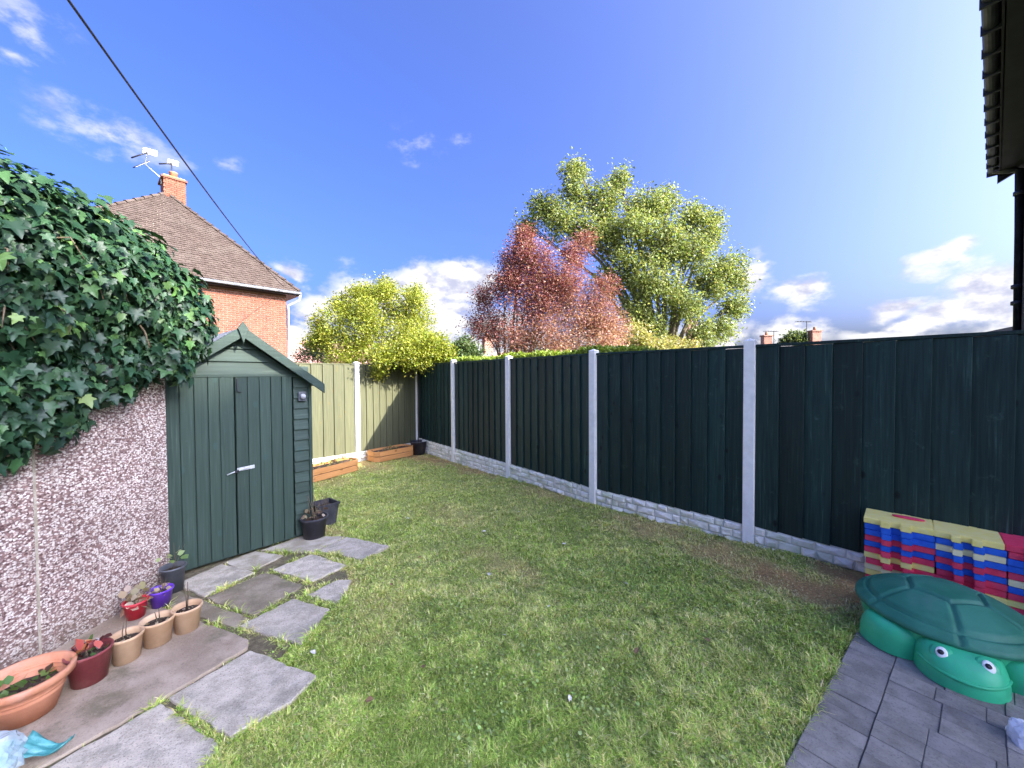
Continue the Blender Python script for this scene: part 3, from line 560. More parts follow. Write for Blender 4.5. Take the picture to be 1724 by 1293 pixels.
while z < dt + 0.02:
    clad(-HW, dl - 0.02, z, z + pit); clad(dr + 0.02, HW, z, z + pit); clad(HW, 0, z, z + pit, 'side'); z += pit
# corner strips
for xx in (-HW - 0.005, HW + 0.005): MB().box((xx, -0.012, dt / 2 + 0.03), (0.034, 0.05, dt)).build('corner_strip', G, sh, False, 0.003)
# gable boards
z = dt + 0.03; gtop = AP - 0.10
while z < gtop - 0.02:
    z1 = min(z + pit + .01, gtop); xa = min(HW, (gtop - z) / slope + 0.02); xb = min(HW, (gtop - z1) / slope + 0.02)
    m = MB(); m.hexa([(-xa, -0.036, z), (xa, -0.036, z), (xa, 0.03, z), (-xa, 0.03, z), (-xb, -0.016, z1), (xb, -0.016, z1), (xb, 0.03, z1), (-xb, 0.03, z1)]); m.build('gable_board', GX, sh, False, 0.003); z = z1
# doors
for (a_, b_, nb, nm) in ((dl, -0.055, 5, 'l'), (-0.047, dr, 5, 'r')):
    # first board mesh carries the door; the rest are its pieces
    d_ = MB().box(((a_ + b_) / 2, -0.012, dt / 2 + 0.03), (b_ - a_ - .004, 0.03, dt - 0.03)).build('door', G, sh)
    pw = (b_ - a_) / nb
    for i in range(nb):
        x0, x1 = a_ + i * pw + 0.003, a_ + (i + 1) * pw - 0.003
        o = MB().box((0, 0, 0), (x1 - x0, 0.018, dt - 0.035 + random.uniform(-.004, .004))).build('door_board', G, d_, False, 0.005, 2); o.location = ((x0 + x1) / 2, -0.035 + random.uniform(-.002, .002), dt / 2 + 0.03)
    if nm == 'r':
        # hasp with padlock, and a bolt at the top
        hz = 0.80 - zS
        hp = MB().box((0.03, -0.049, hz), (0.15, 0.008, 0.034), 0, 0, -0.06).build('hasp', M['metal'], d_, False, 0.002)
        MB().tube([(-0.13, -0.062, hz - 0.035), (-0.06, -0.062, hz - .015), (0.05, -0.062, hz + .008)], 0.006, 8).build('bolt', M['metal'], hp, True)
        MB().box((-0.05, -0.066, hz - 0.018), (0.035, 0.016, 0.03)).build('padlock', M['black'], hp, False, 0.004)
        MB().tube([(-0.03, -0.052, dt - 0.01), (-0.03, -0.056, dt - 0.14), (0.0, -0.058, dt - .145)], 0.006, 8).build('top_bolt', M['black'], d_, True)
MB().box((-0.16, -0.05, dt / 2 + 0.03), (0.03, 0.012, dt - .06)).build('cover_strip', G, sh, False, 0.003)
MB().box((0, -0.034, dt + 0.018), (HW * 2, 0.03, 0.03)).build('door_head', GX, sh, False, 0.003)
# roof
RH = 0.76
for s_ in (-1, 1):
    m = MB(); m.prof([(0, AP - 0.01), (s_ * RH, AP - 0.01 - slope * RH), (s_ * RH, AP - 0.035 - slope * RH), (0, AP - 0.035)] if s_ > 0 else [(0, AP - 0.01), (0, AP - .035), (-RH, AP - .035 - slope * RH), (-RH, AP - .01 - slope * RH)], (0, -0.13, 0), (1, 0, 0), (0, 0, 1), (0, DP + 0.2, 0)); m.build('roof_slope', M['felt'], sh)
    m = MB(); q = [(0.004 * s_, AP + 0.004), (s_ * (RH + 0.02), AP - slope * (RH + .02) + .004), (s_ * (RH + 0.02), AP - slope * (RH + .02) - 0.10), (0.004 * s_, AP - 0.105)]
    m.prof(q if s_ < 0 else q[::-1], (0, -0.155, 0), (1, 0, 0), (0, 0, 1), (0, 0.022, 0)); m.build('barge_board', GX, sh, False, 0.003)
MB().prof([(0.0, AP - 0.17), (0.028, AP - .07), (0.046, AP - 0.02), (0, AP + 0.045), (-0.046, AP - 0.02), (-0.028, AP - .07)], (0, -0.178, 0), (1, 0, 0), (0, 0, 1), (0, 0.022, 0)).build('finial', GX, sh, False, 0.002)
sl = MB().box((0.578, -0.044, 1.50 - zS), (0.085, 0.02, 0.105)).build('sensor_lamp', M['pot_grey'], sh, False, 0.006, 2)
MB().lathe([(0.0, 0.0), (0.028, 0.0), (0.03, 0.012), (0.022, 0.028), (0, 0.034)], 16).build('lens', M['grey_plastic'], sl, True).matrix_local = Matrix.Translation((0.578, -0.054, 1.50 - zS)) @ Matrix.Rotation(R(90), 4, 'X')

# ------------------------------------------------------------------ pebbledash garage with ivy
pm = bpy.data.materials.new('pebbledash'); pm.use_nodes = True; T = NT(pm.node_tree); b = pm.node_tree.nodes['Principled BSDF']; tcn = T.n('ShaderNodeTexCoord')
nz0 = T.n('ShaderNodeTexNoise'); T.l(tcn.outputs['Object'], nz0.inputs['Vector']); nz0.inputs['Scale'].default_value = 40
vv = T.vec('ADD', tcn.outputs['Object'], T.vec('MULTIPLY', T.vec('SUBTRACT', nz0.outputs['Color'], (0.5, 0.5, 0.5)), (0.016, 0.016, 0.016)))
mp_ = T.n('ShaderNodeMapping'); mp_.inputs['Scale'].default_value = (1, 0.8, 1.35); T.l(vv, mp_.inputs[0])
vo = T.n('ShaderNodeTexVoronoi'); T.l(mp_.outputs[0], vo.inputs['Vector']); vo.inputs['Scale'].default_value = 70; vo.inputs['Randomness'].default_value = 1
sepc = T.n('ShaderNodeSeparateColor'); T.l(vo.outputs['Color'], sepc.inputs[0])
chip = T.ramp(sepc.outputs[0], [(0.0, (0.14, 0.07, 0.065)), (0.11, (0.36, 0.22, 0.20)), (0.24, (0.60, 0.48, 0.43)), (0.46, (0.78, 0.70, 0.64)), (0.72, (0.92, 0.88, 0.83)), (1.0, (0.70, 0.57, 0.51))]); chip.node.color_ramp.interpolation = 'CONSTANT'
gap = T.smooth(vo.outputs['Distance'], 0.42, 0.72)
big_ = T.noise(tcn.outputs['Object'], 2.3, 6, 0.65); spz = T.n('ShaderNodeSeparateXYZ'); T.l(tcn.outputs['Object'], spz.inputs[0]); low_ = T.smooth(T.math('ADD', spz.outputs[2], T.math('MULTIPLY', big_, -0.5)), 0.12, -0.28)
pc = T.mix(1.0, T.mix(gap, chip, (0.26, 0.165, 0.155)), T.ramp(big_, [(0.3, (0.60, 0.54, 0.50)), (0.65, (0.95, 0.89, 0.83))]), 'MULTIPLY')
T.l(T.mix(T.math('MULTIPLY', low_, 0.5), pc, (0.16, 0.13, 0.08)), b.inputs['Base Color']); b.inputs['Roughness'].default_value = 0.75
bp = T.n('ShaderNodeBump'); bp.inputs['Strength'].default_value = 1; bp.inputs['Distance'].default_value = 0.007; bp.invert = True
T.l(T.math('ADD', vo.outputs['Distance'], T.math('MULTIPLY', sepc.outputs[1], 0.35)), bp.inputs['Height']); T.l(bp.outputs[0], b.inputs['Normal'])
WC = Vector((-2.955, 3.25)); WD = Vector((-0.075, -0.9972)); rzW = math.atan2(WD.y, WD.x)
ga = thing('garage', 'pebbledash concrete garage wall under hanging ivy on the left', 'garage', (WC.x, WC.y, gz(*WC) - 0.02), rzW)
# local x toward the camera along the wall, y to the garden (+), z up ... rz puts +y on the right-hand garden side
GYS = 1
xs = [0.0, 0.862, 1.66, 2.46, 3.26]
for i in range(4):
    MB().box(((xs[i] + xs[i + 1]) / 2, -0.045, 1.10), (xs[i + 1] - xs[i] - 0.014, 0.09, 2.3)).build('wall_panel', pm, ga, False, 0.006)
    if i: MB().box((xs[i], -0.048, 1.1), (0.02, 0.085, 2.3)).build('joint_strip', M['slab_tan'], ga)
    MB().box((0.045 + 0.0, -(0.62 + 0.8 * i), 1.10), (0.08, 0.79, 2.28)).build('end_panel', pm, ga)
MB().box((1.6, -1.75, 2.28), (3.4, 3.55, 0.07)).build('roof', M['felt'], ga)

IVY_LOBES = [  # centre x,y,z and half sizes (world), a continuous heap over the wall top
    (-3.10, 3.17, 2.24, 0.43, 0.35, 0.50), (-3.12, 2.95, 2.42, 0.48, 0.42, 0.54), (-3.15, 2.62, 2.42, 0.50, 0.45, 0.66), (-3.20, 2.28, 2.34, 0.50, 0.45, 0.78), (-3.30, 1.90, 2.34, 0.52, 0.5, 0.80), (-3.4, 1.5, 2.3, 0.55, 0.5, 0.8), (-3.62, 2.85, 2.66, 0.5, 0.5, 0.42), (-3.6, 2.2, 2.78, 0.5, 0.5, 0.42), (-2.98, 2.72, 1.84, 0.22, 0.34, 0.36), (-3.02, 2.38, 1.62, 0.24, 0.30, 0.40), (-3.06, 2.05, 1.52, 0.26, 0.34, 0.42), (-2.87, 3.24, 2.24, 0.28, 0.24, 0.42), (-2.88, 3.12, 1.90, 0.2, 0.2, 0.26)]
def ivy_points(n, depth):
    P = []; Nn = []
    ar = np.array([l[3] * l[4] + l[4] * l[5] + l[3] * l[5] for l in IVY_LOBES]); cnt = rng.multinomial(n, ar / ar.sum())
    for (x, y, z, a_, b_, c_), k in zip(IVY_LOBES, cnt):
        d = rdir(k); s = np.array([a_, b_, c_]) * (1 - depth * rng.random((k, 1))); P.append(np.array([x, y, z]) + d * s); q = d / np.array([a_, b_, c_]); Nn.append(q / np.linalg.norm(q, axis=1, keepdims=True))
    P = np.concatenate(P); Nn = np.concatenate(Nn)
    ins = np.zeros(len(P), bool)
    for (x, y, z, a_, b_, c_) in IVY_LOBES: ins |= (((P - [x, y, z]) / [a_, b_, c_]) ** 2).sum(1) < (0.80 - depth) ** 2
    wallx = WC.x + (P[:, 1] - WC.y) * WD.x / WD.y
    inwall = (P[:, 2] < 2.2) & (P[:, 0] < wallx + 0.012) & (P[:, 1] < WC.y)
    k = ~ins & ~inwall & (Nn[:, 2] > -0.75)
    return P[k], Nn[k]
iv = thing('ivy', 'large dark green ivy hanging over the pebbledash wall', 'ivy', (-3.05, 2.6, 2.2)); IO = np.array([-3.05, 2.6, 2.2])
IVC = [(0.014, 0.042, 0.018), (0.025, 0.064, 0.025), (0.044, 0.10, 0.036), (0.085, 0.17, 0.05), (0.17, 0.28, 0.07)]; IVW = [4.5, 4, 2.2, 0.7, 0.22]
P, Nn = ivy_points(29000, 0.26); n = len(P); P = P + Nn * rng.normal(0, 0.022, (n, 1)) + rng.normal(0, 0.012, (n, 3))
tp = np.array([0, 0, -1.0]) + rdir(n) * 0.55 + Nn * 0.25; nr = Nn * 0.75 + rdir(n) * 0.5 + np.array([0.12, -0.1, 0.42])
col = mixcol(n, IVC, IVW, 0.14); size = 0.036 + 0.062 * rng.random(n) ** 1.4
big = np.argsort(np.linalg.norm(P - np.array([-1.6, 1.2, 1.9]), axis=1) - 4 * size)[:300]; msk = np.zeros(n, bool); msk[big] = True
leafcloud('foliage', P[~msk] - IO, nr[~msk], tp[~msk], size[~msk], IVY_V, IVY_F, col[~msk], M['leaf_ivy'], iv)['kind'] = 'stuff'
lms = []
for q in range(12):
    mm = MB(); jv = [(x * random.uniform(.88, 1.12), y * random.uniform(.9, 1.1), z + random.uniform(-.05, .05)) for x, y, z in IVY_V]; mm.add(jv, IVY_F); me = mm.mesh('leaf'); 
    c = mixcol(1, IVC, IVW, 0.1)[0] if q < 10 else np.array([(0.07, 0.14, 0.045), (0.12, 0.21, 0.06)][q - 10])
    at_ = me.color_attributes.new('col', 'FLOAT_COLOR', 'POINT'); at_.data.foreach_set('color', np.tile(np.array([*c, 1], np.float32), len(jv))); me.materials.append(M['leaf_ivy']); lms.append(me)
U, Tt, Nm = frame(nr[msk], tp[msk])
for p, u, t_, n_, s_ in zip(P[msk] - IO, U, Tt, Nm, size[msk]):
    o = obj('leaf', random.choice(lms), iv); s_ = s_ * 1.12
    o.matrix_local = Matrix(((u[0] * s_, t_[0] * s_, n_[0] * s_, p[0]), (u[1] * s_, t_[1] * s_, n_[1] * s_, p[1]), (u[2] * s_, t_[2] * s_, n_[2] * s_, p[2]), (0, 0, 0, 1)))
mb = MB()
for q in range(46):
    y0 = random.uniform(1.3, 3.2); a_ = Vector((-3.25, y0, 2.3)) - Vector(IO); e = a_ + Vector((random.uniform(.25, .55), random.uniform(-.3, .3), random.uniform(-.55, .35))); mb.tube([a_, a_.lerp(e, .5) + Vector((0.05, 0, .12)), e, e + Vector((.03, random.uniform(-.05, .05), -.12))], [0.012, 0.008, 0.005, 0.003], 5)
mb.build('stem', M['stem'], iv, True)

# ------------------------------------------------------------------ pots
def pot_prof(rt, rb, h, th=0.006, rim=0.012, rimh=0.03, soil=0.06):
    return [(0.001, 0.0), (rb, 0.0), (rt - rim * 0.5, h - rimh), (rt + rim * 0.35, h - rimh + 0.004), (rt + rim * 0.5, h - 0.006), (rt + rim * .3, h), (rt - th, h - 0.002), (rt - th * 1.6, h - rimh), (rt - th - (rt - rb) * soil / h, h - soil)]
def soilcap(rt, h, soil, mat, t, thn=0.006, rb=None):
    r = rt - thn - (rt - (rb or rt * 0.75)) * soil / h + 0.002; m = MB(); n = 22; vs = [(0, 0, h - soil + 0.01)]; fs = []
    for k_, f in enumerate((0.5, 1.0)): vs += [(r * f * math.cos(i * 2 * math.pi / n), r * f * math.sin(i * 2 * math.pi / n), h - soil + (random.uniform(-.012, .014) if k_ == 0 else random.uniform(-.004, .004))) for i in range(n)]
    fs += [(0, 1 + i, 1 + (i + 1) % n) for i in range(n)] + [(1 + i, 1 + n + i, 1 + n + (i + 1) % n, 1 + (i + 1) % n) for i in range(n)]
    return m.add(vs, fs).build('soil', mat, t, True)
def stems(t, n, h, spread, z0, r=0.003, mat=None, lean=0.3, nm='stem'):
    for i in range(n):
        a_ = random.uniform(0, 6.28); q = random.uniform(0, spread); b_ = Vector((q * math.cos(a_), q * math.sin(a_), z0 - 0.02)); hh = h * random.uniform(.6, 1.1); ln = Vector((random.uniform(-lean, lean), random.uniform(-lean, lean), 1)) * hh
        MB().tube([b_, b_ + ln * 0.5 + Vector((random.uniform(-.01, .01), random.uniform(-.01, .01), 0)), b_ + ln], [r, r * .85, r * .5], 5).build(nm, mat or M['stem'], t, True)
def leaves(t, n, r, z0, z1, size, cols, wts, nm='leaf', up=0.4):
    P = np.stack([rng.uniform(-r, r, n), rng.uniform(-r, r, n), rng.uniform(z0, z1, n)], 1); P[:, :2] *= np.minimum(1, r / np.maximum(np.hypot(P[:, 0], P[:, 1]), 1e-6))[:, None]
    return leafcloud('leaves', P, rdir(n) * 0.8 + np.array([0, 0, .8]), np.concatenate([P[:, :2] * 3, np.full((n, 1), up)], 1) + rdir(n) * .6, size * (0.6 + .7 * rng.random(n)), [(0, 0, 0), (0.3, .25, .06), (0.38, .6, .07), (0, 1, -.06), (-.38, .6, .07), (-.3, .25, .06)], [(0, 1, 2, 3), (0, 3, 4, 5)], mixcol(n, cols, wts, .15), M['leaf'], t)
def pot(xy, rt, rb, h, mat, label, soil=0.06, rim=0.012, rimh=0.03, ridges=(), dz=0.03, cat='plant pot', grp='plant pots along the wall'):
    t = thing('plant_pot', label, cat, (xy[0], xy[1], gz(*xy) + dz), random.uniform(0, 6), grp); pr = pot_prof(rt, rb, h, 0.006, rim, rimh, soil)
    if ridges:
        ins = []
        for zz in ridges:
            f = rb + (rt - rim * .5 - rb) * zz / (h - rimh); ins += [(f - .001, zz - .007), (f + .004, zz), (f - .001 + .001, zz + .007)]
        pr = pr[:2] + ins + pr[2:]
    MB().lathe(pr, 40).build('pot', mat, t, True); soilcap(rt, h, soil, M['soil'], t, rb=rb); return t
STR = [(0.42, 0.33, 0.2), (0.33, 0.24, 0.14), (0.5, 0.43, 0.3)]; GRN = [(0.12, 0.22, 0.05), (0.2, 0.32, 0.08), (0.08, 0.15, 0.04)]
p_ = pot((-2.556, 1.955), 0.165, 0.105, 0.21, M['terracotta'], 'large terracotta bowl pot with ridged sides at the left edge', 0.09, 0.03, 0.045, (0.11, 0.135, 0.155)); leaves(p_, 38, 0.10, 0.12, 0.165, 0.04, GRN + [(0.12, 0.08, 0.05)], [3, 2, 2, 2])
p_ = pot((-2.477, 2.182), 0.098, 0.074, 0.18, M['pot_maroon'], 'dark maroon pot beside the large terracotta bowl', 0.045, 0.008, 0.02); leaves(p_, 24, 0.075, 0.145, 0.22, 0.042, GRN + [(0.10, 0.03, 0.03)], [2, 1, 1, 3]); leaves(p_, 6, 0.05, 0.20, 0.24, 0.06, [(0.66, 0.14, 0.11), (0.70, 0.28, 0.12)], [3, 1]); stems(p_, 5, 0.08, 0.05, 0.14)
MB().box((0.05, -.04, 0.165), (0.016, 0.002, 0.07), 0.5, 0.1).build('plant_label', M['white_plastic'], p_)
bl = ['first beige pot after the maroon one, holding bare soil', 'middle beige pot of the three in the front row', 'last beige pot of the front row with a tall dead stalk']
for i, (xy, rt) in enumerate((((-2.425, 2.345), 0.080), ((-2.375, 2.500), 0.088), ((-2.290, 2.630), 0.085))):
    p_ = pot(xy, rt, rt * 0.76, 0.16 + 0.003 * i, M['pot_beige'], bl[i], 0.04, 0.008, 0.022); stems(p_, 2 if i < 2 else 4, 0.15 if i < 2 else 0.26, 0.025, 0.125, 0.004, lean=.08); leaves(p_, 10, 0.05, 0.122, 0.135, 0.022, STR, [1, 1, 1])
p_ = pot((-2.808, 2.788), 0.072, 0.052, 0.125, M['pot_red'], 'bright red pot with dried straw leaves by the wall', 0.04, 0.008, 0.018); leaves(p_, 34, 0.07, 0.09, 0.19, 0.06, STR, [2, 1, 2], up=.1); stems(p_, 8, 0.11, 0.04, 0.09, .002, lean=.7)
p_ = pot((-2.754, 2.935), 0.075, 0.055, 0.13, M['pot_purple'], 'purple pot behind the beige ones', 0.035, 0.008, 0.018); leaves(p_, 22, 0.06, 0.1, 0.15, 0.04, STR, [2, 1, 1], up=.1); stems(p_, 4, 0.16, 0.04, 0.1, .0025, lean=.25)
p_ = pot((-2.843, 3.142), 0.085, 0.065, 0.21, M['pot_grey'], 'dark grey pot standing between the wall corner and the shed door', 0.04, 0.01, 0.02); stems(p_, 5, 0.25, 0.06, 0.19, .002, lean=.4); leaves(p_, 8, 0.09, 0.2, 0.4, 0.06, [(0.35, 0.42, 0.2), (0.2, .3, .1)], [1, 1])
p_ = pot((-2.235, 4.24), 0.138, 0.105, 0.235, M['pot_black'], 'round black plastic pot at the right corner of the shed', 0.05, 0.014, 0.03, dz=0.02, grp='black pots by the shed'); stems(p_, 9, 0.28, 0.08, 0.2, 0.004, lean=.3); leaves(p_, 30, 0.1, 0.2, 0.3, 0.05, STR + [(0.16, .1, .06)], [1, 1, 1, 3])
t = thing('plant_tub', 'square black plastic tub behind the round black pot by the shed', 'plant pot', (-2.33, 4.66, gz(-2.33, 4.66)), 0.9, 'black pots by the shed')
m = MB()
def frust(z0, a0, z1, a1):
    a0 *= .8; a1 *= .8; return [(-a0, -a0, z0), (a0, -a0, z0), (a0, a0, z0), (-a0, a0, z0), (-a1, -a1, z1), (a1, -a1, z1), (a1, a1, z1), (-a1, a1, z1)]
m.add(frust(0, 0.12, 0.26, 0.155), [(0, 3, 2, 1), (0, 1, 5, 4), (1, 2, 6, 5), (2, 3, 7, 6), (3, 0, 4, 7)]); m.add(frust(0.255, 0.168, 0.28, 0.168), [(0, 1, 5, 4), (1, 2, 6, 5), (2, 3, 7, 6), (3, 0, 4, 7)])
m.add(frust(0.28, 0.168, 0.28, 0.146), [(0, 1, 5, 4), (1, 2, 6, 5), (2, 3, 7, 6), (3, 0, 4, 7)]); m.add(frust(0.28, 0.146, 0.2, 0.138), [(0, 1, 5, 4), (1, 2, 6, 5), (2, 3, 7, 6), (3, 0, 4, 7)]); m.build('tub', M['pot_black'], t)
MB().box((0, 0, 0.215), (0.225, 0.225, 0.02)).build('soil', M['soil'], t); stems(t, 6, 0.2, 0.1, 0.22, .003, lean=.3)
t = pot((-2.30, 9.28), 0.20, 0.15, 0.32, M['pot_black'], 'black pot with a bare cane in the shady fence corner', 0.06, 0.014, 0.03, dz=0.0, grp=None)
MB().tube([(0, 0, 0.2), (0.01, 0, 1.0), (0.0, 0.01, 1.95)], [0.011, 0.01, 0.008], 6).build('cane', M['stem'], t, True)

# wooden planters
def planter(c, rz, L, Wd, label, flowers):
    t = thing('planter', label, 'planter', (c[0], c[1], gz(*c)), rz, 'orange wooden planters by the back fence'); h = 0.105
    ch = 0.09; oct_ = [(-L / 2 + ch, -Wd / 2), (L / 2 - ch, -Wd / 2), (L / 2, -Wd / 2 + ch), (L / 2, Wd / 2 - ch), (L / 2 - ch, Wd / 2), (-L / 2 + ch, Wd / 2), (-L / 2, Wd / 2 - ch), (-L / 2, -Wd / 2 + ch)]
    for lvl in range(2):
        z0 = 0.015 + lvl * (h + 0.012)
        for i in range(8):
            a_, b_ = Vector(oct_[i]), Vector(oct_[(i + 1) % 8]); ln = (b_ - a_).length; md = (a_ + b_) / 2; an = math.atan2(b_.y - a_.y, b_.x - a_.x)
            o = MB().box((0, 0.013, h / 2), (ln - 0.004, 0.026, h)).build('side_board', M['planter'], t, False, 0.004); o.location = (md.x, md.y, z0); o.rotation_euler = (0, 0, an)
    MB().prism([(x * .96, y * .9) for x, y in oct_], 0.02, 0.195).build('soil', M['soil'], t)
    n = 60; P = np.stack([rng.uniform(-L * .42, L * .42, n), rng.uniform(-Wd * .36, Wd * .36, n), rng.uniform(.19, .23 + .05 * flowers, n)], 1)
    leafcloud('leaves', P, rdir(n) + np.array([0, 0, .8]), rdir(n) + np.array([0, 0, .5]), 0.05 + 0.03 * rng.random(n), LEAF_V, LEAF_F, mixcol(n, [(0.36, 0.36, 0.10), (0.2, 0.26, 0.07), (0.16, 0.09, 0.06)] if flowers else [(0.3, 0.2, 0.12), (0.16, 0.1, 0.07), (0.2, 0.2, .08)], [2, 2, 2]), M['leaf'], t)
planter((-3.50, 7.20), math.atan2(0.87, 0.46), 1.15, 0.42, 'orange wooden planter with sparse plants behind the shed corner', 1)
planter((-2.83, 8.83), math.atan2(0.78, 0.62), 1.05, 0.46, 'octagonal orange wooden planter in the shadow of the fence corner', 0)

# ------------------------------------------------------------------ foam tiles
def tile_outline(wd, dp):
    q = wd / 5; n = 0.05; f = [(-wd / 2, -dp / 2)]; x = -wd / 2
    xs_ = [0, .255, .40, .545, .70, 1.0]; on = [0, 1, 0, 1, 0]
    front = []
    for i in range(5):
        y = -dp / 2 - (n if on[i] else 0); front += [(-wd / 2 + xs_[i] * wd, y), (-wd / 2 + xs_[i + 1] * wd, y)]
    back = [(x, dp / 2 + (n if on_ else 0)) for x, on_ in [(wd / 2, 0), (.2 * wd, 0), (.2 * wd, 1), (.06 * wd, 1), (.06 * wd, 0), (-.09 * wd, 0), (-.09 * wd, 1), (-.24 * wd, 1), (-.24 * wd, 0), (-wd / 2, 0)]]
    pts = front + back; out = []
    for p in pts:
        if not out or math.hypot(out[-1][0] - p[0], out[-1][1] - p[1]) > 1e-5: out.append(p)
    return out
FT = {'blue': pmat('foam_blue', (0.02, 0.12, 0.58), (0.03, 0.16, 0.68), 20, 0.6, 0.15, 300), 'red': pmat('foam_red', (0.80, 0.045, 0.10), (0.85, 0.07, 0.14), 20, 0.6, 0.15, 300), 'yellow': pmat('foam_yellow', (0.95, 0.80, 0.22), (0.96, 0.84, 0.30), 20, 0.6, 0.15, 300), 'cream': pmat('foam_cream', (0.90, 0.80, 0.42), (0.93, 0.84, 0.5), 20, 0.6, 0.15, 300)}
order = [['yellow', 'blue', 'blue', 'red', 'blue', 'red', 'yellow', 'red', 'cream', 'yellow', 'red', 'blue'],
         ['yellow', 'blue', 'cream', 'blue', 'red', 'blue', 'red', 'red', 'yellow', 'blue', 'red', 'yellow'],
         ['red', 'red', 'blue', 'blue', 'red', 'cream', 'blue', 'red', 'yellow', 'red', 'blue', 'yellow']]
ordn = ['topmost', 'second', 'third', 'fourth', 'fifth', 'sixth', 'seventh', 'eighth', 'ninth', 'tenth', 'eleventh', 'bottom']
fd = Vector((0.6875, -0.7262)); rzF = math.atan2(fd.y, fd.x); S0 = Vector((2.845, 3.045)); wds = [0.385, 0.325, 0.40]; xo = 0.0; TH = 0.0465; ZB = -0.005
m_ = {}
for si in range(3):
    wd = wds[si]; dp = 0.30
    me = MB().prism(tile_outline(wd - 0.001, dp), 0, TH - 0.003).mesh('foam_tile')
    bm = bmesh.new(); bm.from_mesh(me); bmesh.ops.bevel(bm, geom=bm.edges[:], offset=0.0035, segments=2, affect='EDGES', clamp_overlap=True); bm.to_mesh(me); bm.free(); me.materials.append(None)
    for li, cname in enumerate(order[si]):
        o = obj('foam_tile', me); z = ZB + (11 - li) * TH + (0 if si < 2 else -0.0)
        jx, jy = random.uniform(-.006, .006), random.uniform(-.006, .006)
        if li == 0: jx = -0.012
        c = S0 + fd * (xo + wd / 2 + jx) + Vector((0.7262, 0.6875)) * (dp / 2 + jy + 0.028); o.location = (c.x, c.y, z); o.rotation_euler = (0, 0, rzF + random.uniform(-.012, .012))
        o.material_slots[0].link = 'OBJECT'; o.material_slots[0].material = FT[cname]
        setp(o, f"{'pale yellow' if cname == 'cream' else cname} interlocking foam tile, {ordn[li]} {'tile' if li in (0, 11) else 'from the top'} of the {['left', 'middle', 'right'][si]} stack", 'foam tile', 'interlocking foam tiles stacked by the fence')
    xo += wd
rr = MB().lathe([(0.001, 0), (0.075, 0), (0.078, 0.004), (0.075, 0.01), (0.001, 0.012)], 20, (0, 0, 0), 1.2, 0.35).build('red_disc', FT['red'], None, True)
c = S0 + fd * 0.24 + Vector((0.7262, 0.6875)) * 0.22; rr.location = (c.x, c.y, ZB + 12 * TH + 0.001); rr.rotation_euler = (0, 0, rzF); setp(rr, 'flat red plastic piece lying on top of the left foam stack', 'toy')

# ------------------------------------------------------------------ turtle sandpit
TC = Vector((2.74, 2.40)); hA = math.atan2(-0.78, -0.63)
tz = gz(*TC) + 0.015
tu = thing('turtle_sandpit', 'green plastic turtle sandpit with a dark green shell lid', 'sandpit', (TC.x + 0.01, TC.y, tz), hA); tu.scale = (0.925,) * 3   # local +x toward the head
tm = pmat('turtle_green', (0.03, 0.42, 0.18), (0.045, 0.50, 0.23), 5, 0.42, 0.12, 140, c3=(0.08, 0.34, 0.25), c3scale=7, c3amt=0.3, spec=0.4)
tsm = pmat('turtle_shell', (0.028, 0.17, 0.10), (0.045, 0.22, 0.135), 5, 0.5, 0.2, 130, c3=(0.10, 0.20, 0.17), c3scale=4, c3amt=0.4, spec=0.35)
eyw = pmat('eye_white', (0.8, 0.8, 0.74), (0.86, 0.86, 0.8), 5, 0.3, 0, 10)
def superblob(cx, cy, rz, a_, b_, h, e1=0.55, n=28, m=12, squash=None):
    """rounded lump on the ground: superellipse plan, domed top, steep sides"""
    mb = MB(); vs = []; fs = []
    for j in range(m + 1):
        t_ = j / m; ph = t_ * math.pi / 2; rr_ = math.cos(ph) ** e1; zz = h * math.sin(ph) ** 0.8
        for i in range(n):
            an = 2 * math.pi * i / n; ca, sa = math.cos(an), math.sin(an); x, y = a_ * rr_ * abs(ca) ** .85 * (1 if ca > 0 else -1), b_ * rr_ * abs(sa) ** .85 * (1 if sa > 0 else -1); z_ = zz
            if squash: x, y, z_ = squash(x, y, z_, an, t_)
            vs.append((cx + x * math.cos(rz) - y * math.sin(rz), cy + x * math.sin(rz) + y * math.cos(rz), z_))
    fs = [(j * n + i, j * n + (i + 1) % n, (j + 1) * n + (i + 1) % n, (j + 1) * n + i) for j in range(m) for i in range(n)]
    return mb.add(vs, fs)
MB().lathe([(0.001, 0.0), (0.36, 0.0), (0.40, 0.03), (0.42, 0.12), (0.425, 0.20), (0.41, 0.215), (0.001, 0.215)], 56).build('tub', tm, tu, True)
for an, ln in ((R(47), 0.25), (R(-47), 0.25), (R(138), 0.2), (R(-138), 0.2)):
    superblob(0.335 * math.cos(an), 0.335 * math.sin(an), an, ln * 0.78, 0.175, 0.185, 0.38).build('flipper', tm, tu, True)
def headsq(x, y, z, an, t_):
    z2 = z * (1.0 - 0.30 * max(x, 0) / 0.26); return x, y, z2
hd_ = superblob(0.385, 0, 0, 0.225, 0.195, 0.20, 0.42, 36, 14, headsq).build('head', tm, tu, True)
m = MB(); m.tube([(0.385 + 0.222 * math.cos(a_), 0.191 * math.sin(a_), 0.075 + 0.02 * (1 - math.cos(a_))) for a_ in np.linspace(-1.25, 1.25, 22)], 0.010, 8); m.build('mouth', tm, hd_, True)
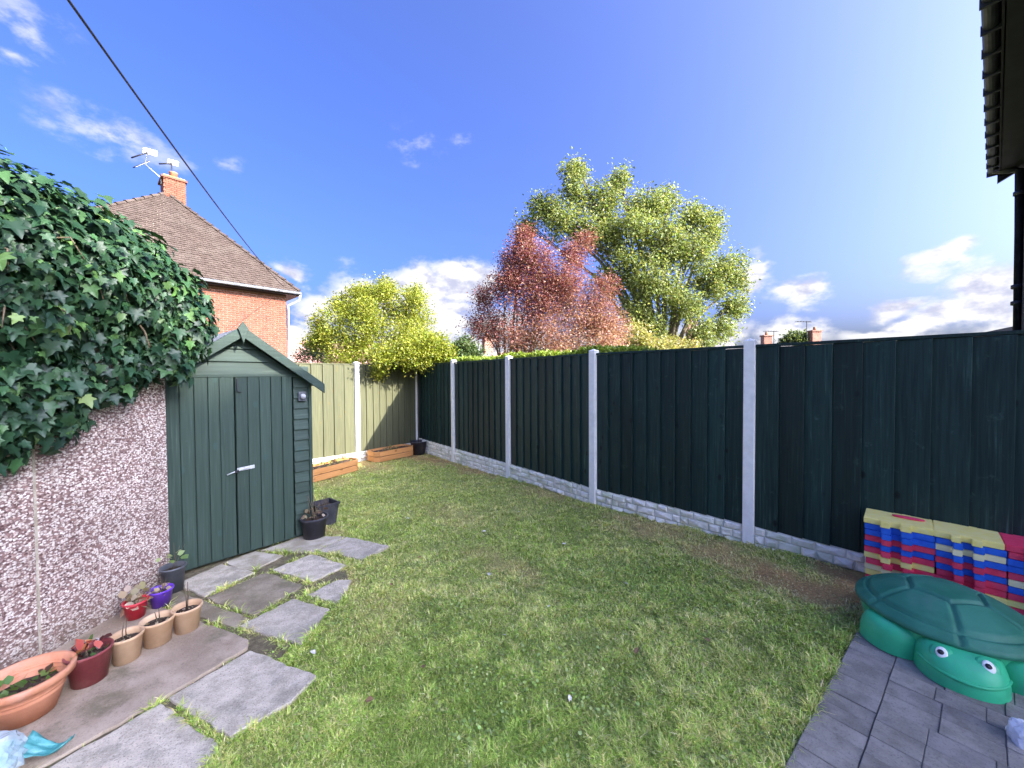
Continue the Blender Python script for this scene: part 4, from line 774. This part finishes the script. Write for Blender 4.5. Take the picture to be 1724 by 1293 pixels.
for s_ in (-1, 1):
    e = Vector((0.505, 0.090 * s_, 0.155)); nr_ = Vector((0.72, 0.16 * s_, 0.68)).normalized(); q = nr_.to_track_quat('Z', 'X').to_matrix().to_4x4()
    b_ = MB().lathe([(0.060, -0.03), (0.052, -.004), (0.04, 0.004), (0.001, 0.008)], 24).build('eye_socket', tm, hd_, True); b_.matrix_local = Matrix.Translation(e) @ q
    ey = MB().lathe([(0.034, 0.0), (0.033, 0.008), (0.022, 0.012), (0.001, 0.014)], 24, (0, 0, 0), 1.0, 0.78).build('eye', eyw, hd_, True); ey.matrix_local = Matrix.Translation(e + nr_ * 0.003) @ q
    pu = MB().lathe([(0.0145, 0.0), (0.0135, 0.003), (0.001, 0.004)], 20).build('pupil', M['black'], hd_, True); pu.matrix_local = Matrix.Translation(e + nr_ * 0.0155 + Vector((0, -.004, 0))) @ q
# shell: dome with grooved plates and a stepped rim
def shell_h(x, y):
    r = math.hypot(x, y) / 0.445; h = 0.215 + 0.165 * (1 - min(r, 1) ** 2.1) 
    d = 9.0
    hexr = 0.19; an = math.atan2(y, x)
    # ridge net: a central hexagon, spokes to the rim, and a ring near the edge
    k_ = math.pi / 3; am = (an % k_) - k_ / 2; hx = math.hypot(x, y) * math.cos(am); d = min(d, abs(hx - hexr * 0.88))
    if hx > hexr * 0.88:
        aa = ((an + k_ / 2) % k_) - k_ / 2; d = min(d, abs(math.hypot(x, y) * math.sin(aa)))
    d = min(d, abs(math.hypot(x, y) - 0.385))
    return h - 0.024 * math.exp(-(d / 0.011) ** 2) + 0.006 * math.exp(-(d / .035) ** 2)
mb = MB(); nr_, na = 56, 150; vs = [(0, 0, shell_h(0, 0))]; fs = []
for j in range(1, nr_ + 1):
    r = 0.445 * j / nr_
    for i in range(na):
        a_ = 2 * math.pi * i / na; vs.append((r * math.cos(a_), r * math.sin(a_), shell_h(r * math.cos(a_), r * math.sin(a_))))
for j, (r, z_) in enumerate(((0.452, 0.203), (0.452, 0.185), (0.44, 0.178), (0.42, 0.178))):
    vs += [(r * math.cos(2 * math.pi * i / na), r * math.sin(2 * math.pi * i / na), z_) for i in range(na)]
fs = [(0, 1 + i, 1 + (i + 1) % na) for i in range(na)] + [(1 + (j - 1) * na + i, 1 + j * na + i, 1 + j * na + (i + 1) % na, 1 + (j - 1) * na + (i + 1) % na) for j in range(1, nr_ + 4) for i in range(na)]
mb.add(vs, fs).build('shell_lid', tsm, tu, True)

# ------------------------------------------------------------------ crumpled plastic bags
def bag(name, label, c, size, mat, seed):
    bm = bmesh.new(); bmesh.ops.create_icosphere(bm, subdivisions=4, radius=1); r = random.Random(seed); pl = [(Vector((r.gauss(0, 1), r.gauss(0, 1), r.gauss(0, 1))).normalized(), r.uniform(.5, .92)) for _ in range(44)]
    rid = [(Vector((r.gauss(0, 1), r.gauss(0, 1), r.gauss(0, 1))).normalized(), r.uniform(5, 13), r.uniform(0, 6)) for _ in range(9)]
    for v in bm.verts:
        d = v.co.normalized(); f = min([1.0] + [h / max(d.dot(n), 1e-3) for n, h in pl if d.dot(n) > 0.3])
        f *= 1 + sum(0.035 * (abs(math.sin(d.dot(n) * fr + ph)) - .6) for n, fr, ph in rid); v.co = Vector((d.x * size[0], d.y * size[1], max(d.z * size[2], -size[2] * 0.5))) * f
    me = bpy.data.meshes.new(name); bm.to_mesh(me); bm.free(); me.materials.append(mat); o = obj(name, me); o.location = c; return o
def filmmat(name, c1, c2, tr=0.5):
    m = pmat(name, c1, c2, 9, 0.22, 0.5, 22, spec=0.6, bdist=0.02); T = NT(m.node_tree); b = m.node_tree.nodes['Principled BSDF']; out = m.node_tree.nodes['Material Output']
    tp_ = T.n('ShaderNodeBsdfTransparent'); tp_.inputs[0].default_value = (0.9, 0.95, 0.97, 1); ms = T.n('ShaderNodeMixShader'); ms.inputs[0].default_value = tr; T.l(b.outputs[0], ms.inputs[1]); T.l(tp_.outputs[0], ms.inputs[2]); T.l(ms.outputs[0], out.inputs[0]); return m
bc = (-2.30, 1.62); z0 = gz(*bc) + 0.03
bg_ = thing('plastic_bag', 'clear and turquoise crumpled plastic bag on the path at the left edge', 'plastic bag', (bc[0], bc[1], z0))
o = bag('film', '', (0, 0, 0.085), (0.17, 0.17, 0.16), filmmat('film_clear', (0.50, 0.62, 0.66), (0.74, 0.80, 0.83), 0.5), 3); o.parent = bg_
o = bag('contents', '', (-0.01, -0.01, 0.06), (0.14, 0.15, 0.10), filmmat('film_turquoise', (0.10, 0.46, 0.47), (0.26, 0.60, 0.60), 0.1), 5); o.parent = bg_
m = MB(); NU, NV = 12, 8; r_ = random.Random(4); gv = []
for a_ in range(NU + 1):
    for b_ in range(NV + 1):
        u, v = a_ / NU, b_ / NV - 0.5; wdt = 0.10 * (1 - 0.75 * u) + 0.012
        gv.append((0.055 + 0.155 * u, 0.055 + 0.075 * u + v * wdt * 1.1, 0.012 + 0.085 * (1 - u) ** 1.5 + 0.05 * max(u - 0.72, 0) * 3 + 0.012 * math.sin(v * 16 + u * 5) * (1 - .4 * u) + r_.uniform(-.003, .003)))
m.add(gv, [(a_ * (NV + 1) + b_, (a_ + 1) * (NV + 1) + b_, (a_ + 1) * (NV + 1) + b_ + 1, a_ * (NV + 1) + b_ + 1) for a_ in range(NU) for b_ in range(NV)])
fo = m.build('flap', filmmat('film_turquoise2', (0.06, 0.27, 0.26), (0.11, 0.37, 0.35), 0.05), bg_, True); fo.modifiers.new('s', 'SOLIDIFY').thickness = 0.002
wb = bag('plastic_bag', '', (2.36, 1.70, gz(2.36, 1.70) + 0.05), (0.09, 0.12, 0.10), filmmat('film_white', (0.75, 0.78, 0.84), (0.88, 0.9, 0.93), 0.25), 9); setp(wb, 'white crumpled plastic bag on the patio at the right edge', 'plastic bag')

# fallen leaves on the lawn
fls = [(-0.55, 2.25), (0.28, 2.85), (-0.2, 3.3), (-1.02, 3.15), (-0.35, 4.3), (0.1, 4.95), (0.75, 2.3), (0.95, 3.1), (-1.3, 4.7), (-0.8, 2.0), (0.3, 2.0), (-0.05, 2.5), (1.25, 2.45), (-1.3, 2.4), (0.55, 3.9), (-0.9, 3.7)]
fm = [pmat('fallen_pale', (0.55, 0.50, 0.40), (0.72, 0.68, 0.58), 40, 0.8, 0.2, 80), pmat('fallen_brown', (0.20, 0.11, 0.05), (0.32, 0.2, 0.1), 40, 0.8, 0.2, 80)]
fme = []
for q in range(2):
    mm = MB(); mm.add([(0, 0, 0), (.3, .3, .12), (.25, .7, .1), (0, 1, .05), (-.25, .7, .14), (-.3, .3, .1)], [(0, 1, 2, 3), (0, 3, 4, 5)]); fme.append(mm.mesh('fallen_leaf', fm[q]))
for i, (x, y) in enumerate(fls):
    q = 0 if i % 3 else 1; o = obj('fallen_leaf', fme[q]); o.location = (x, y, float(lawn_z(np.array([x]), np.array([y]))[0]) + 0.03); o.scale = (random.uniform(.035, .055),) * 3; o.rotation_euler = (random.uniform(-.4, .4), random.uniform(-.4, .4), random.uniform(0, 6))
    setp(o, ('curled brown' if q else 'small pale dry') + ' fallen leaf lying on the open lawn', 'leaf', 'fallen leaves on the lawn')

# ------------------------------------------------------------------ brick house on the left
M['bk_mortar'] = pmat('bk_mortar', (0.36, 0.285, 0.23), (0.44, 0.355, 0.295), 20, 0.95, 0.2, 60)
M['bk'] = pmat('bk', (0.185, 0.066, 0.038), (0.26, 0.10, 0.06), 6, 0.9, 0.4, 40, c3=(0.22, 0.06, 0.04), c3scale=1.7, c3amt=0.5)
M['tile_brown'] = pmat('tile_brown', (0.064, 0.044, 0.034), (0.092, 0.067, 0.053), 5, 0.9, 0.5, 20, c3=(0.115, 0.092, 0.073), c3scale=1.1, c3amt=0.5)
M['ridge_tile'] = pmat('ridge_tile', (0.34, 0.12, 0.06), (0.42, 0.2, 0.12), 5, 0.9, 0.4, 20)
HC = Vector((-8.1, 14.6)); hd2 = Vector((0.667, 0.745)).normalized(); rzB = math.atan2(hd2.y, hd2.x)
bh = thing('brick_house', 'red brick house with brown hipped roof and chimney beyond the shed', 'house', (HC.x, HC.y, 0), rzB)
OV = 0.36; LF = 7.5; DF = 6.6; EZ = 4.95
MB().box((-LF / 2, DF / 2, EZ / 2 - 0.2), (LF - 2 * OV, DF - 2 * OV, EZ + 0.3)).build('wall', M['bk_mortar'], bh)
mb = MB(); row = 0; z = 1.4
while z < EZ - 0.03:
    x = -LF + OV + (0.1125 if row % 2 else 0)
    while x < -OV - 0.02:
        wd = min(0.215, -OV - x); mb.box((x + wd / 2, OV - 0.006 + random.uniform(-.002, .002), z + 0.0325), (wd - .006, 0.036, 0.055)); x += 0.225
    y = OV + 0.02
    while y < DF - OV: mb.box((-OV + 0.006, y + 0.1, z + .0325), (0.03, 0.2, 0.065)); y += 0.225
    z += 0.075; row += 1
mb.build('brickwork', M['bk'], bh)['kind'] = 'stuff'
# roof: courses of tiles up to one apex
apx = Vector((-3.35, 3.3, 8.55)); e = [Vector((-LF, 0, EZ)), Vector((0, 0, EZ)), Vector((0, DF, EZ)), Vector((-LF, DF, EZ))]
MB().add([*e, apx], [(0, 1, 4), (1, 2, 4), (2, 3, 4), (3, 0, 4), (3, 2, 1, 0)]).build('roof_deck', M['bk_mortar'], bh)
mb = MB(); NCR = 40
for a_, b_ in ((0, 1), (1, 2), (3, 0)):
    nr_ = (e[b_] - e[a_]).cross(apx - e[a_]).normalized()
    for c in range(NCR):
        f0, f1 = c / NCR, min((c + 1.25) / NCR, 1)
        p0, p1, p2, p3 = e[a_].lerp(apx, f0), e[b_].lerp(apx, f0), e[b_].lerp(apx, f1), e[a_].lerp(apx, f1); nt = max(int((p1 - p0).length / 0.17), 1)
        for i in range(nt):
            u0, u1 = i / nt + 0.004 / nt * 5, (i + 1) / nt - .02 / nt; lift = 0.030 + random.uniform(-.006, .008)
            A, B_, C_, D_ = p0.lerp(p1, u0) + nr_ * lift, p0.lerp(p1, u1) + nr_ * lift, p3.lerp(p2, u1) + nr_ * 0.006, p3.lerp(p2, u0) + nr_ * 0.006
            mb.add([A, B_, C_, D_, A - nr_ * 0.02, B_ - nr_ * 0.02], [(0, 1, 2, 3), (4, 5, 1, 0)])
mb.build('roof_tiles', M['tile_brown'], bh)['kind'] = 'stuff'
for b_ in (0, 1):
    m = MB()
    for i in range(18):
        q0, q1 = e[b_].lerp(apx, i / 18), e[b_].lerp(apx, (i + .96) / 18); m.tube([q0 + Vector((0, 0, .045)), q1 + Vector((0, 0, .02))], [0.075, 0.06], 6)
    m.build('hip_tiles', M['tile_brown'], bh)
m = MB(); m.box((-LF / 2, -0.05, EZ - 0.06), (LF + .1, 0.11, 0.10)); m.build('gutter', M['pot_grey'], bh, False, 0.02, 2)
MB().box((0.05, DF / 2, EZ - 0.06), (0.11, DF, 0.10)).build('gutter', M['pot_grey'], bh, False, 0.02, 2)
MB().box((-LF / 2, OV / 2 + .02, EZ - 0.13), (LF - .05, OV, 0.04)).build('soffit', M['soffit'], bh); MB().box((-OV / 2, DF / 2, EZ - 0.132), (OV, DF, 0.04)).build('soffit', M['soffit'], bh)
MB().tube([(0.02, -0.03, EZ - 0.1), (0.0, 0.0, EZ - 0.3), (-0.30, 0.30, EZ - 0.5), (-0.31, 0.31, EZ - 0.7), (-0.31, 0.31, 0)], 0.045, 8).build('downpipe', M['grey_plastic'], bh, True)
# chimney
chx, chy = -3.15, 3.62
ch = MB().box((chx, chy, 8.05), (0.60, 0.88, 2.1)).build('chimney', M['bk'], bh)
mb = MB(); z = 7.1; row = 0
while z < 9.08:
    for fx in range(4):
        x = chx - 0.31 + fx * 0.155 + (0.06 if row % 2 else 0); w_ = min(0.145, chx + 0.31 - x)
        if w_ > .03: mb.box((x + w_ / 2, chy - 0.452, z + .032), (w_, 0.03, .064))
    for fy in range(4): mb.box((chx + 0.312, chy - 0.45 + fy * 0.225 + 0.11 , z + .032), (0.03, 0.21, .064))
    z += 0.075; row += 1
mb.build('brickwork', M['bk'], ch)
MB().box((chx, chy, 9.13), (0.74, 1.02, 0.08)).build('corbel', M['bk'], ch, False, .01); MB().box((chx, chy, 9.19), (0.64, 0.92, 0.06)).build('flaunching', pmat('lichen', (0.42, 0.28, 0.06), (0.5, 0.3, 0.12), 9, .9), ch, False, .02)
MB().lathe([(0.001, 0), (0.13, 0), (0.12, 0.24), (0.135, 0.25), (0.135, 0.29), (0.10, 0.30), (0.001, 0.2)], 16, (chx + 0.02, chy - 0.1, 9.2)).build('chimney_pot', M['ridge_tile'], ch, True)
# aerials on the chimney
def dish(base, top, wdt, h, label, armdir):
    t = thing('satellite_aerial', label, 'aerial', base); b_ = Vector(base); tp_ = Vector(top) - b_
    MB().tube([(0, 0, 0), tp_], 0.022, 6).build('mast', M['black'], t, True)
    o = MB().box((0, 0, 0), (wdt, 0.05, h)).build('panel', M['white_plastic'], t, False, 0.03, 3); o.location = tp_ + Vector((0.0, 0.06, 0.04)); o.rotation_euler = (0.05, 0.14, 0.35)
    MB().tube([tp_ + Vector((0, 0, -.02)), tp_ + Vector(armdir)], 0.025, 6).build('arm', M['black'], t, True); return t
def bl(x, y, z): v = HC + hd2 * x + Vector((-hd2.y, hd2.x)) * y; return Vector((v.x, v.y, z))
q0 = bl(chx - 0.2, chy - 0.2, 9.2)
dish(tuple(bl(chx - 0.02, chy - 0.05, 9.22)), tuple(bl(chx - 0.02, chy - 0.05, 9.86)), 0.34, 0.20, 'small white aerial panel on a straight mast above the chimney', (-0.30, -0.2, -0.14))
q1 = bl(chx - 0.34, chy - 0.2, 8.9); t = thing('satellite_aerial', 'white panel and rod aerial on a bent pole left of the chimney', 'aerial', q1)
tp_ = Vector((-0.42, -0.15, 0.62)); MB().tube([(0, 0, 0), (0.0, 0, 0.22), tp_, tp_ + Vector((0.03, 0.02, .45))], 0.022, 6).build('mast', M['metal'], t, True)
o = MB().box((0, 0, 0), (0.42, 0.05, 0.22)).build('panel', M['white_plastic'], t, False, 0.03, 3); o.location = tp_ + Vector((0.12, 0.06, 0.50)); o.rotation_euler = (0.05, 0.14, 0.35)
MB().tube([tp_ + Vector((0.1, 0, .46)), tp_ + Vector((-0.28, -.25, 0.12))], 0.024, 6).build('arm', M['black'], t, True)
MB().tube([tp_ + Vector((-0.26, -.2, -.2)), tp_ + Vector((0.04, .1, .2))], 0.02, 6).build('boom', M['black'], t, True)
for i in range(6):
    c = tp_ + Vector((-0.22 + .045 * i, -.17 + .045 * i, -.16 + .06 * i)); MB().tube([c + Vector((-.15, .06, .02)), c + Vector((.15, -.06, -.02))], 0.012, 5).build('rod', M['metal'], t, True)

# overhead cable
A = Vector((-8.35, 14.0, 5.02)); B = Vector((-3.359, 3.0, 4.70)); dr_ = (B - A); pts = []
for i in range(25):
    f = i / 24 * 1.22; p = A + dr_ * f; p.z -= 0.55 * f * (1.22 - f) / 0.37 * 0.4; pts.append(p)
mb = MB(); mb.tube(pts, 0.0105, 7); setp(mb.build('overhead_cable', M['black'], None, True), 'black overhead cable running from the brick house towards the upper left', 'cable')

# ------------------------------------------------------------------ trees and shrubs
def at(px, py, Y):
    """a direction read off the plan (right, up per metre forward) placed at its own distance Y"""
    return ((px - 862) / 640 * Y, Y, 1.72 - (py - 632) / 640 * Y)
def lobes_from(L): return [(*at(px, py, Y), r) for px, py, Y, r in L]
YG = [(0.22, 0.265, 0.03), (0.31, 0.335, 0.043), (0.15, 0.185, 0.026), (0.41, 0.395, 0.077)]
L = [(702, 588, 8.8, .24), (682, 584, 8.7, .25), (722, 584, 8.95, .26), (662, 592, 8.5, .20), (690, 604, 8.75, .16), (640, 600, 8.35, .15), (700, 588, 9.35, .30), (738, 592, 9.3, .30), (715, 606, 9.2, .24), (748, 598, 9.35, .22), (675, 604, 9.1, .24), (600, 525, 9.9, .52), (640, 505, 10.2, .55), (690, 520, 10.3, .52), (560, 555, 9.6, .45), (620, 560, 9.6, .58), (680, 565, 9.8, .58), (722, 580, 10.0, .46), (580, 592, 9.4, .42), (640, 600, 9.2, .36), (700, 602, 9.8, .42), (728, 612, 9.6, .28), (655, 490, 10.4, .26), (612, 492, 10.3, .22), (578, 512, 10.0, .24), (695, 496, 10.5, .24), (540, 568, 9.7, .28), (640, 622, 8.85, .17), (735, 600, 9.7, .28), (535, 545, 10, .2), (652, 475, 10.5, .14)]
bush = make_tree('garden_bush', 'bright yellow-green bush overhanging the back fence', 'bush', (-3.75, 10.2, -0.3), lobes_from(L), 66000, 0.056, YG, [4, 4, 2, 2], 0.05, 0.5, spread=0.085, twig=9, stems=4, up=1.0, shell=0.2, sub=6, lsc=1.08)
RD = [(0.24, 0.078, 0.078), (0.32, 0.135, 0.112), (0.15, 0.045, 0.06), (0.42, 0.27, 0.2)]
def sunlit_redcol(P, c):  # sunlit salmon-tan of the lower crown is put into the leaf colour
    f = np.clip((4.4 - P[:, 2]) / 3.4 + 0.15 * np.clip(P[:, 0], -1, 3), 0, 1)[:, None] * (rng.random((len(P), 1)) < 0.72); return c * (1 - f) + f * np.array([0.54, 0.36, 0.26]) * (0.8 + 0.4 * rng.random((len(P), 1)))
L = [(885, 412, 16, .55), (868, 445, 16, .75), (905, 450, 15.6, .85), (970, 430, 16, .6), (985, 410, 16.2, .35), (945, 470, 15.5, 1.0), (850, 490, 16, .8), (890, 510, 15.4, 1.1), (960, 520, 15.4, 1.15), (1000, 500, 15.8, .8), (830, 545, 16, .7), (870, 560, 15.5, .9), (930, 570, 15.2, 1.1), (990, 565, 15.4, 1.0), (1025, 560, 15.8, .6), (1035, 585, 15.6, .5), (815, 500, 16.2, .38), (805, 545, 16.2, .35), (884, 398, 16, .3), (1010, 540, 15.6, .8)]
make_tree('red_tree', 'purple and russet leaved tree standing behind the right fence', 'tree', (-0.25, 16.0, -0.4), lobes_from(L), 80000, 0.078, RD, [4, 3, 2, 1.4], 0.11, 0.35, spread=0.16, twig=7, up=0.3, colfun=sunlit_redcol, shell=0.3, stems=2, sub=5, lsc=1.12)
GT = [(0.20, 0.25, 0.08), (0.28, 0.325, 0.11), (0.11, 0.15, 0.045), (0.37, 0.37, 0.16)]
L = [(968, 292, 23.5, .85), (975, 325, 23.5, 1.0), (1040, 308, 24, .75), (1015, 345, 23.5, 1.3), (1085, 350, 24, 1.5), (1125, 345, 24.5, .9), (925, 360, 23.5, 1.1), (885, 385, 24, .8), (955, 375, 23, 1.3), (905, 345, 24, .45), (1050, 395, 23, 1.7), (1110, 410, 23, 1.7), (1165, 375, 24, 1.1), (1190, 400, 24, 1.1), (1160, 430, 23, 1.6), (1225, 455, 24, 1.1), (1205, 480, 23.5, 1.5), (1100, 470, 22.5, 1.8), (1040, 460, 23, 1.5), (1150, 510, 23, 1.4), (1235, 520, 24, .9), (1215, 555, 23.5, .9), (1180, 560, 23, .8), (1075, 530, 23, 1.3), (1100, 565, 23, .9), (1240, 480, 24, .7), (1190, 585, 23, .45), (1205, 370, 24.5, .4), (1000, 400, 23, 1.0)]
make_tree('tall_tree', 'tall pale green tree rising behind the russet tree', 'tree', (9.7, 24.0, -0.4), lobes_from(L), 66000, 0.165, GT, [4, 4, 2, 1.6], 0.30, 0.55, spread=0.24, twig=12, up=-0.3, shell=0.3, lsc=0.86, sub=8)
make_tree('conifer', 'small dark green conical tree left of the russet tree', 'tree', (-2.85, 23, -0.4), lobes_from([(783, 578, 23, .45), (780, 590, 23, .7), (790, 598, 22.6, .75), (770, 600, 23, .7), (785, 612, 23, 1.0)]), 6000, 0.16, [(0.09, 0.14, 0.05), (0.14, 0.19, 0.06), (0.06, 0.09, 0.03)], [3, 2, 2], 0.1, 0.3, spread=.12, up=.5)
make_tree('far_tree', 'small rounded tree between the two far chimneys', 'tree', (29, 39, -0.4), lobes_from([(1335, 577, 39, .75), (1347, 576, 39, .7), (1325, 580, 39, .6)]), 3500, 0.25, [(0.09, 0.13, 0.05), (0.14, 0.18, 0.06)], [1, 1], 0.15, 0.5, spread=.2)
make_tree('shrub', 'pale yellow shrub below the tall tree behind the fence', 'shrub', (5.0, 20, -0.4), lobes_from([(1070, 570, 20, .8), (1045, 590, 20, .7), (1090, 592, 20, .8), (1130, 590, 19.5, .6), (1110, 600, 19, .8), (1165, 592, 20, .5)]), 9000, 0.14, [(0.38, 0.36, 0.12), (0.28, 0.28, 0.08), (0.42, 0.36, 0.2)], [3, 3, 2], 0.08, 0.4, spread=.12, stems=2)
make_tree('shrub', 'thin grey-green shrub between the brick house and the bright bush', 'shrub', (-5.9, 12, -0.4), lobes_from([(528, 585, 12, .3), (515, 598, 12, .3), (545, 600, 12, .35), (555, 585, 12, .25)]), 2600, 0.07, [(0.10, 0.14, 0.08), (0.16, 0.2, 0.11)], [1, 1], 0.035, 0.4, spread=.06, stems=2, shell=.2)
# clipped hedge behind the right fence, its top just showing
def hedge():
    A, B = Vector((-2.75, 10.35)), Vector((1.75, 5.6)); d = (B - A).normalized(); n_ = Vector((0.7257, 0.688)); L_ = (B - A).length
    t = thing('hedge', 'lime green clipped hedge showing above the dark green fence', 'hedge', (A.x, A.y, -0.2)); n = 26000
    u = rng.random(n) * L_; v = 0.16 + rng.random(n) * 0.8; topz = 2.10 + 0.035 * u / L_ + (vnoise(u, v * 0, 3.1, 51) - .5) * .10 + (vnoise(u, v * 3, 9, 52) - .5) * 0.08
    z = np.where(rng.random(n) < 0.72, topz - 0.12 * rng.random(n), 2.0 - 1.9 * rng.random(n)) + 0.2
    P = np.stack([d.x * u + n_.x * v, d.y * u + n_.y * v, z], 1)
    leafcloud('crown', P, rdir(n) + np.array([0.2, -.1, .9]), rdir(n) * .7 + np.array([0, 0, .7]), 0.05 + 0.035 * rng.random(n), LEAF_V, LEAF_F, mixcol(n, [(0.24, 0.32, 0.04), (0.32, 0.40, 0.06), (0.16, 0.22, 0.03)], [3, 2, 2]), M['leaf'], t)
    mb = MB()
    for q in range(14): p = d * (L_ * (q + .5) / 14) + n_ * .5; mb.tube([(p.x, p.y, -.1), (p.x + .05, p.y, 1.0), (p.x, p.y + .05, 2.0)], [.04, .03, .012], 6)
    mb.build('trunk', M['bark'], t, True)
hedge()

# ------------------------------------------------------------------ far houses
M['far_wall'] = pmat('far_wall', (0.30, 0.14, 0.10), (0.38, 0.2, 0.14), 2, 0.9, 0.2, 10); M['far_roof'] = pmat('far_roof', (0.13, 0.12, 0.125), (0.2, 0.18, 0.18), 2, 0.9, 0.4, 6, stretch=(1, 1, 4)); M['far_roof_red'] = pmat('far_roof_red', (0.36, 0.17, 0.14), (0.46, 0.24, 0.20), 2, 0.9, 0.4, 6); M['pale_wall'] = pmat('pale_wall', (0.55, 0.45, 0.40), (0.62, 0.5, 0.45), 2, 0.9)
def far_house(label, base, rz, L_, W_, eave, ridge, chim=(), wall='far_wall', roof='far_roof', aerial=None):
    t = thing('far_house', label, 'house', base, rz, 'houses beyond the gardens')
    MB().box((0, 0, eave / 2), (L_, W_, eave)).build('wall', M[wall], t)
    r_ = MB().prof([(-W_ / 2 - .3, eave - .12), (0, ridge), (W_ / 2 + .3, eave - .12)], (-L_ / 2 - .2, 0, 0), (0, 1, 0), (0, 0, 1), (L_ + .4, 0, 0)).build('roof', M[roof], t)
    for sx in (-.25, .25):
        for sz in (.3, .72): wn = MB().box((sx * L_, -W_ / 2 - .02, eave * sz), (1.2, .08, 1.1)).build('window', M['white_plastic'], t); MB().box((sx * L_, -W_ / 2 - .07, eave * sz), (1.0, .03, .9)).build('pane', M['black'], wn)
    for (cx, zt) in chim:
        c = MB().box((cx, 0, (ridge + zt) / 2 - .4), (0.85, 0.6, zt - ridge + .8)).build('chimney', M['far_wall'], r_); MB().lathe([(0.001, 0), (.15, 0), (.13, .35), (.001, .35)], 10, (cx, 0, zt)).build('chimney_pot', M['ridge_tile'], c, True)
        MB().box((cx, 0, zt - .05), (1.0, .75, .14)).build('corbel', M['far_wall'], c)
    if aerial:
        m = MB(); x, z0_, h_ = aerial; m.tube([(x, 0, z0_), (x, 0, z0_ + h_)], .035, 5); m.tube([(x - 1.1, 0, z0_ + h_), (x + .5, 0, z0_ + h_ - .05)], .03, 5)
        for q in range(5): m.tube([(x - 1 + .3 * q, -.25, z0_ + h_), (x - 1 + .3 * q, .25, z0_ + h_)], .02, 4)
        m.build('aerial', M['black'], t)
far_house('far house with grey roof and red gable seen left of the russet tree', (-1.2, 36, -0.4), 0.5, 7, 6, 2.2, 4.3, [(-1.2, 5.7)], roof='far_roof')
far_house('far house with pinkish roof below the russet tree', (0.4, 33, -0.4), 0.15, 4, 5, 1.9, 4.1, [], roof='far_roof_red')
far_house('far house with brick chimney showing under the tall tree', (17.5, 38, -0.4), 0.1, 9, 7, 3.2, 5.4, [(0.4, 7.2)])
far_house('far house whose thin chimney stands right of the tallest white post', (27.5, 41, -0.4), 0, 8, 7, 2.6, 4.9, [(-0.1, 6.25)], aerial=(0.7, 5.0, 1.7))
far_house('far house with a larger chimney and tall aerial over the fence', (30.5, 38, -0.4), 0, 7, 7, 2.6, 4.9, [(-0.3, 6.4)], aerial=(-1.1, 5.2, 2.1))
far_house('pale far house glimpsed between the brick house and the bush', (-11.5, 22, -0.4), 0.3, 6, 6, 2.2, 4.2, [], wall='pale_wall', roof='far_roof_red')
ob = thing('outbuilding', 'low grey flat-pitched roof just above the fence at the right', 'outbuilding', (14.6, 10.5, -0.4), 0.66)
MB().box((0, 0, 1.4), (7, 4, 2.8)).build('wall', M['far_wall'], ob); MB().prof([(-2.3, 2.75), (0, 3.28), (2.3, 2.75)], (-3.7, 0, 0), (0, 1, 0), (0, 0, 1), (7.4, 0, 0)).build('roof', M['far_roof'], ob)
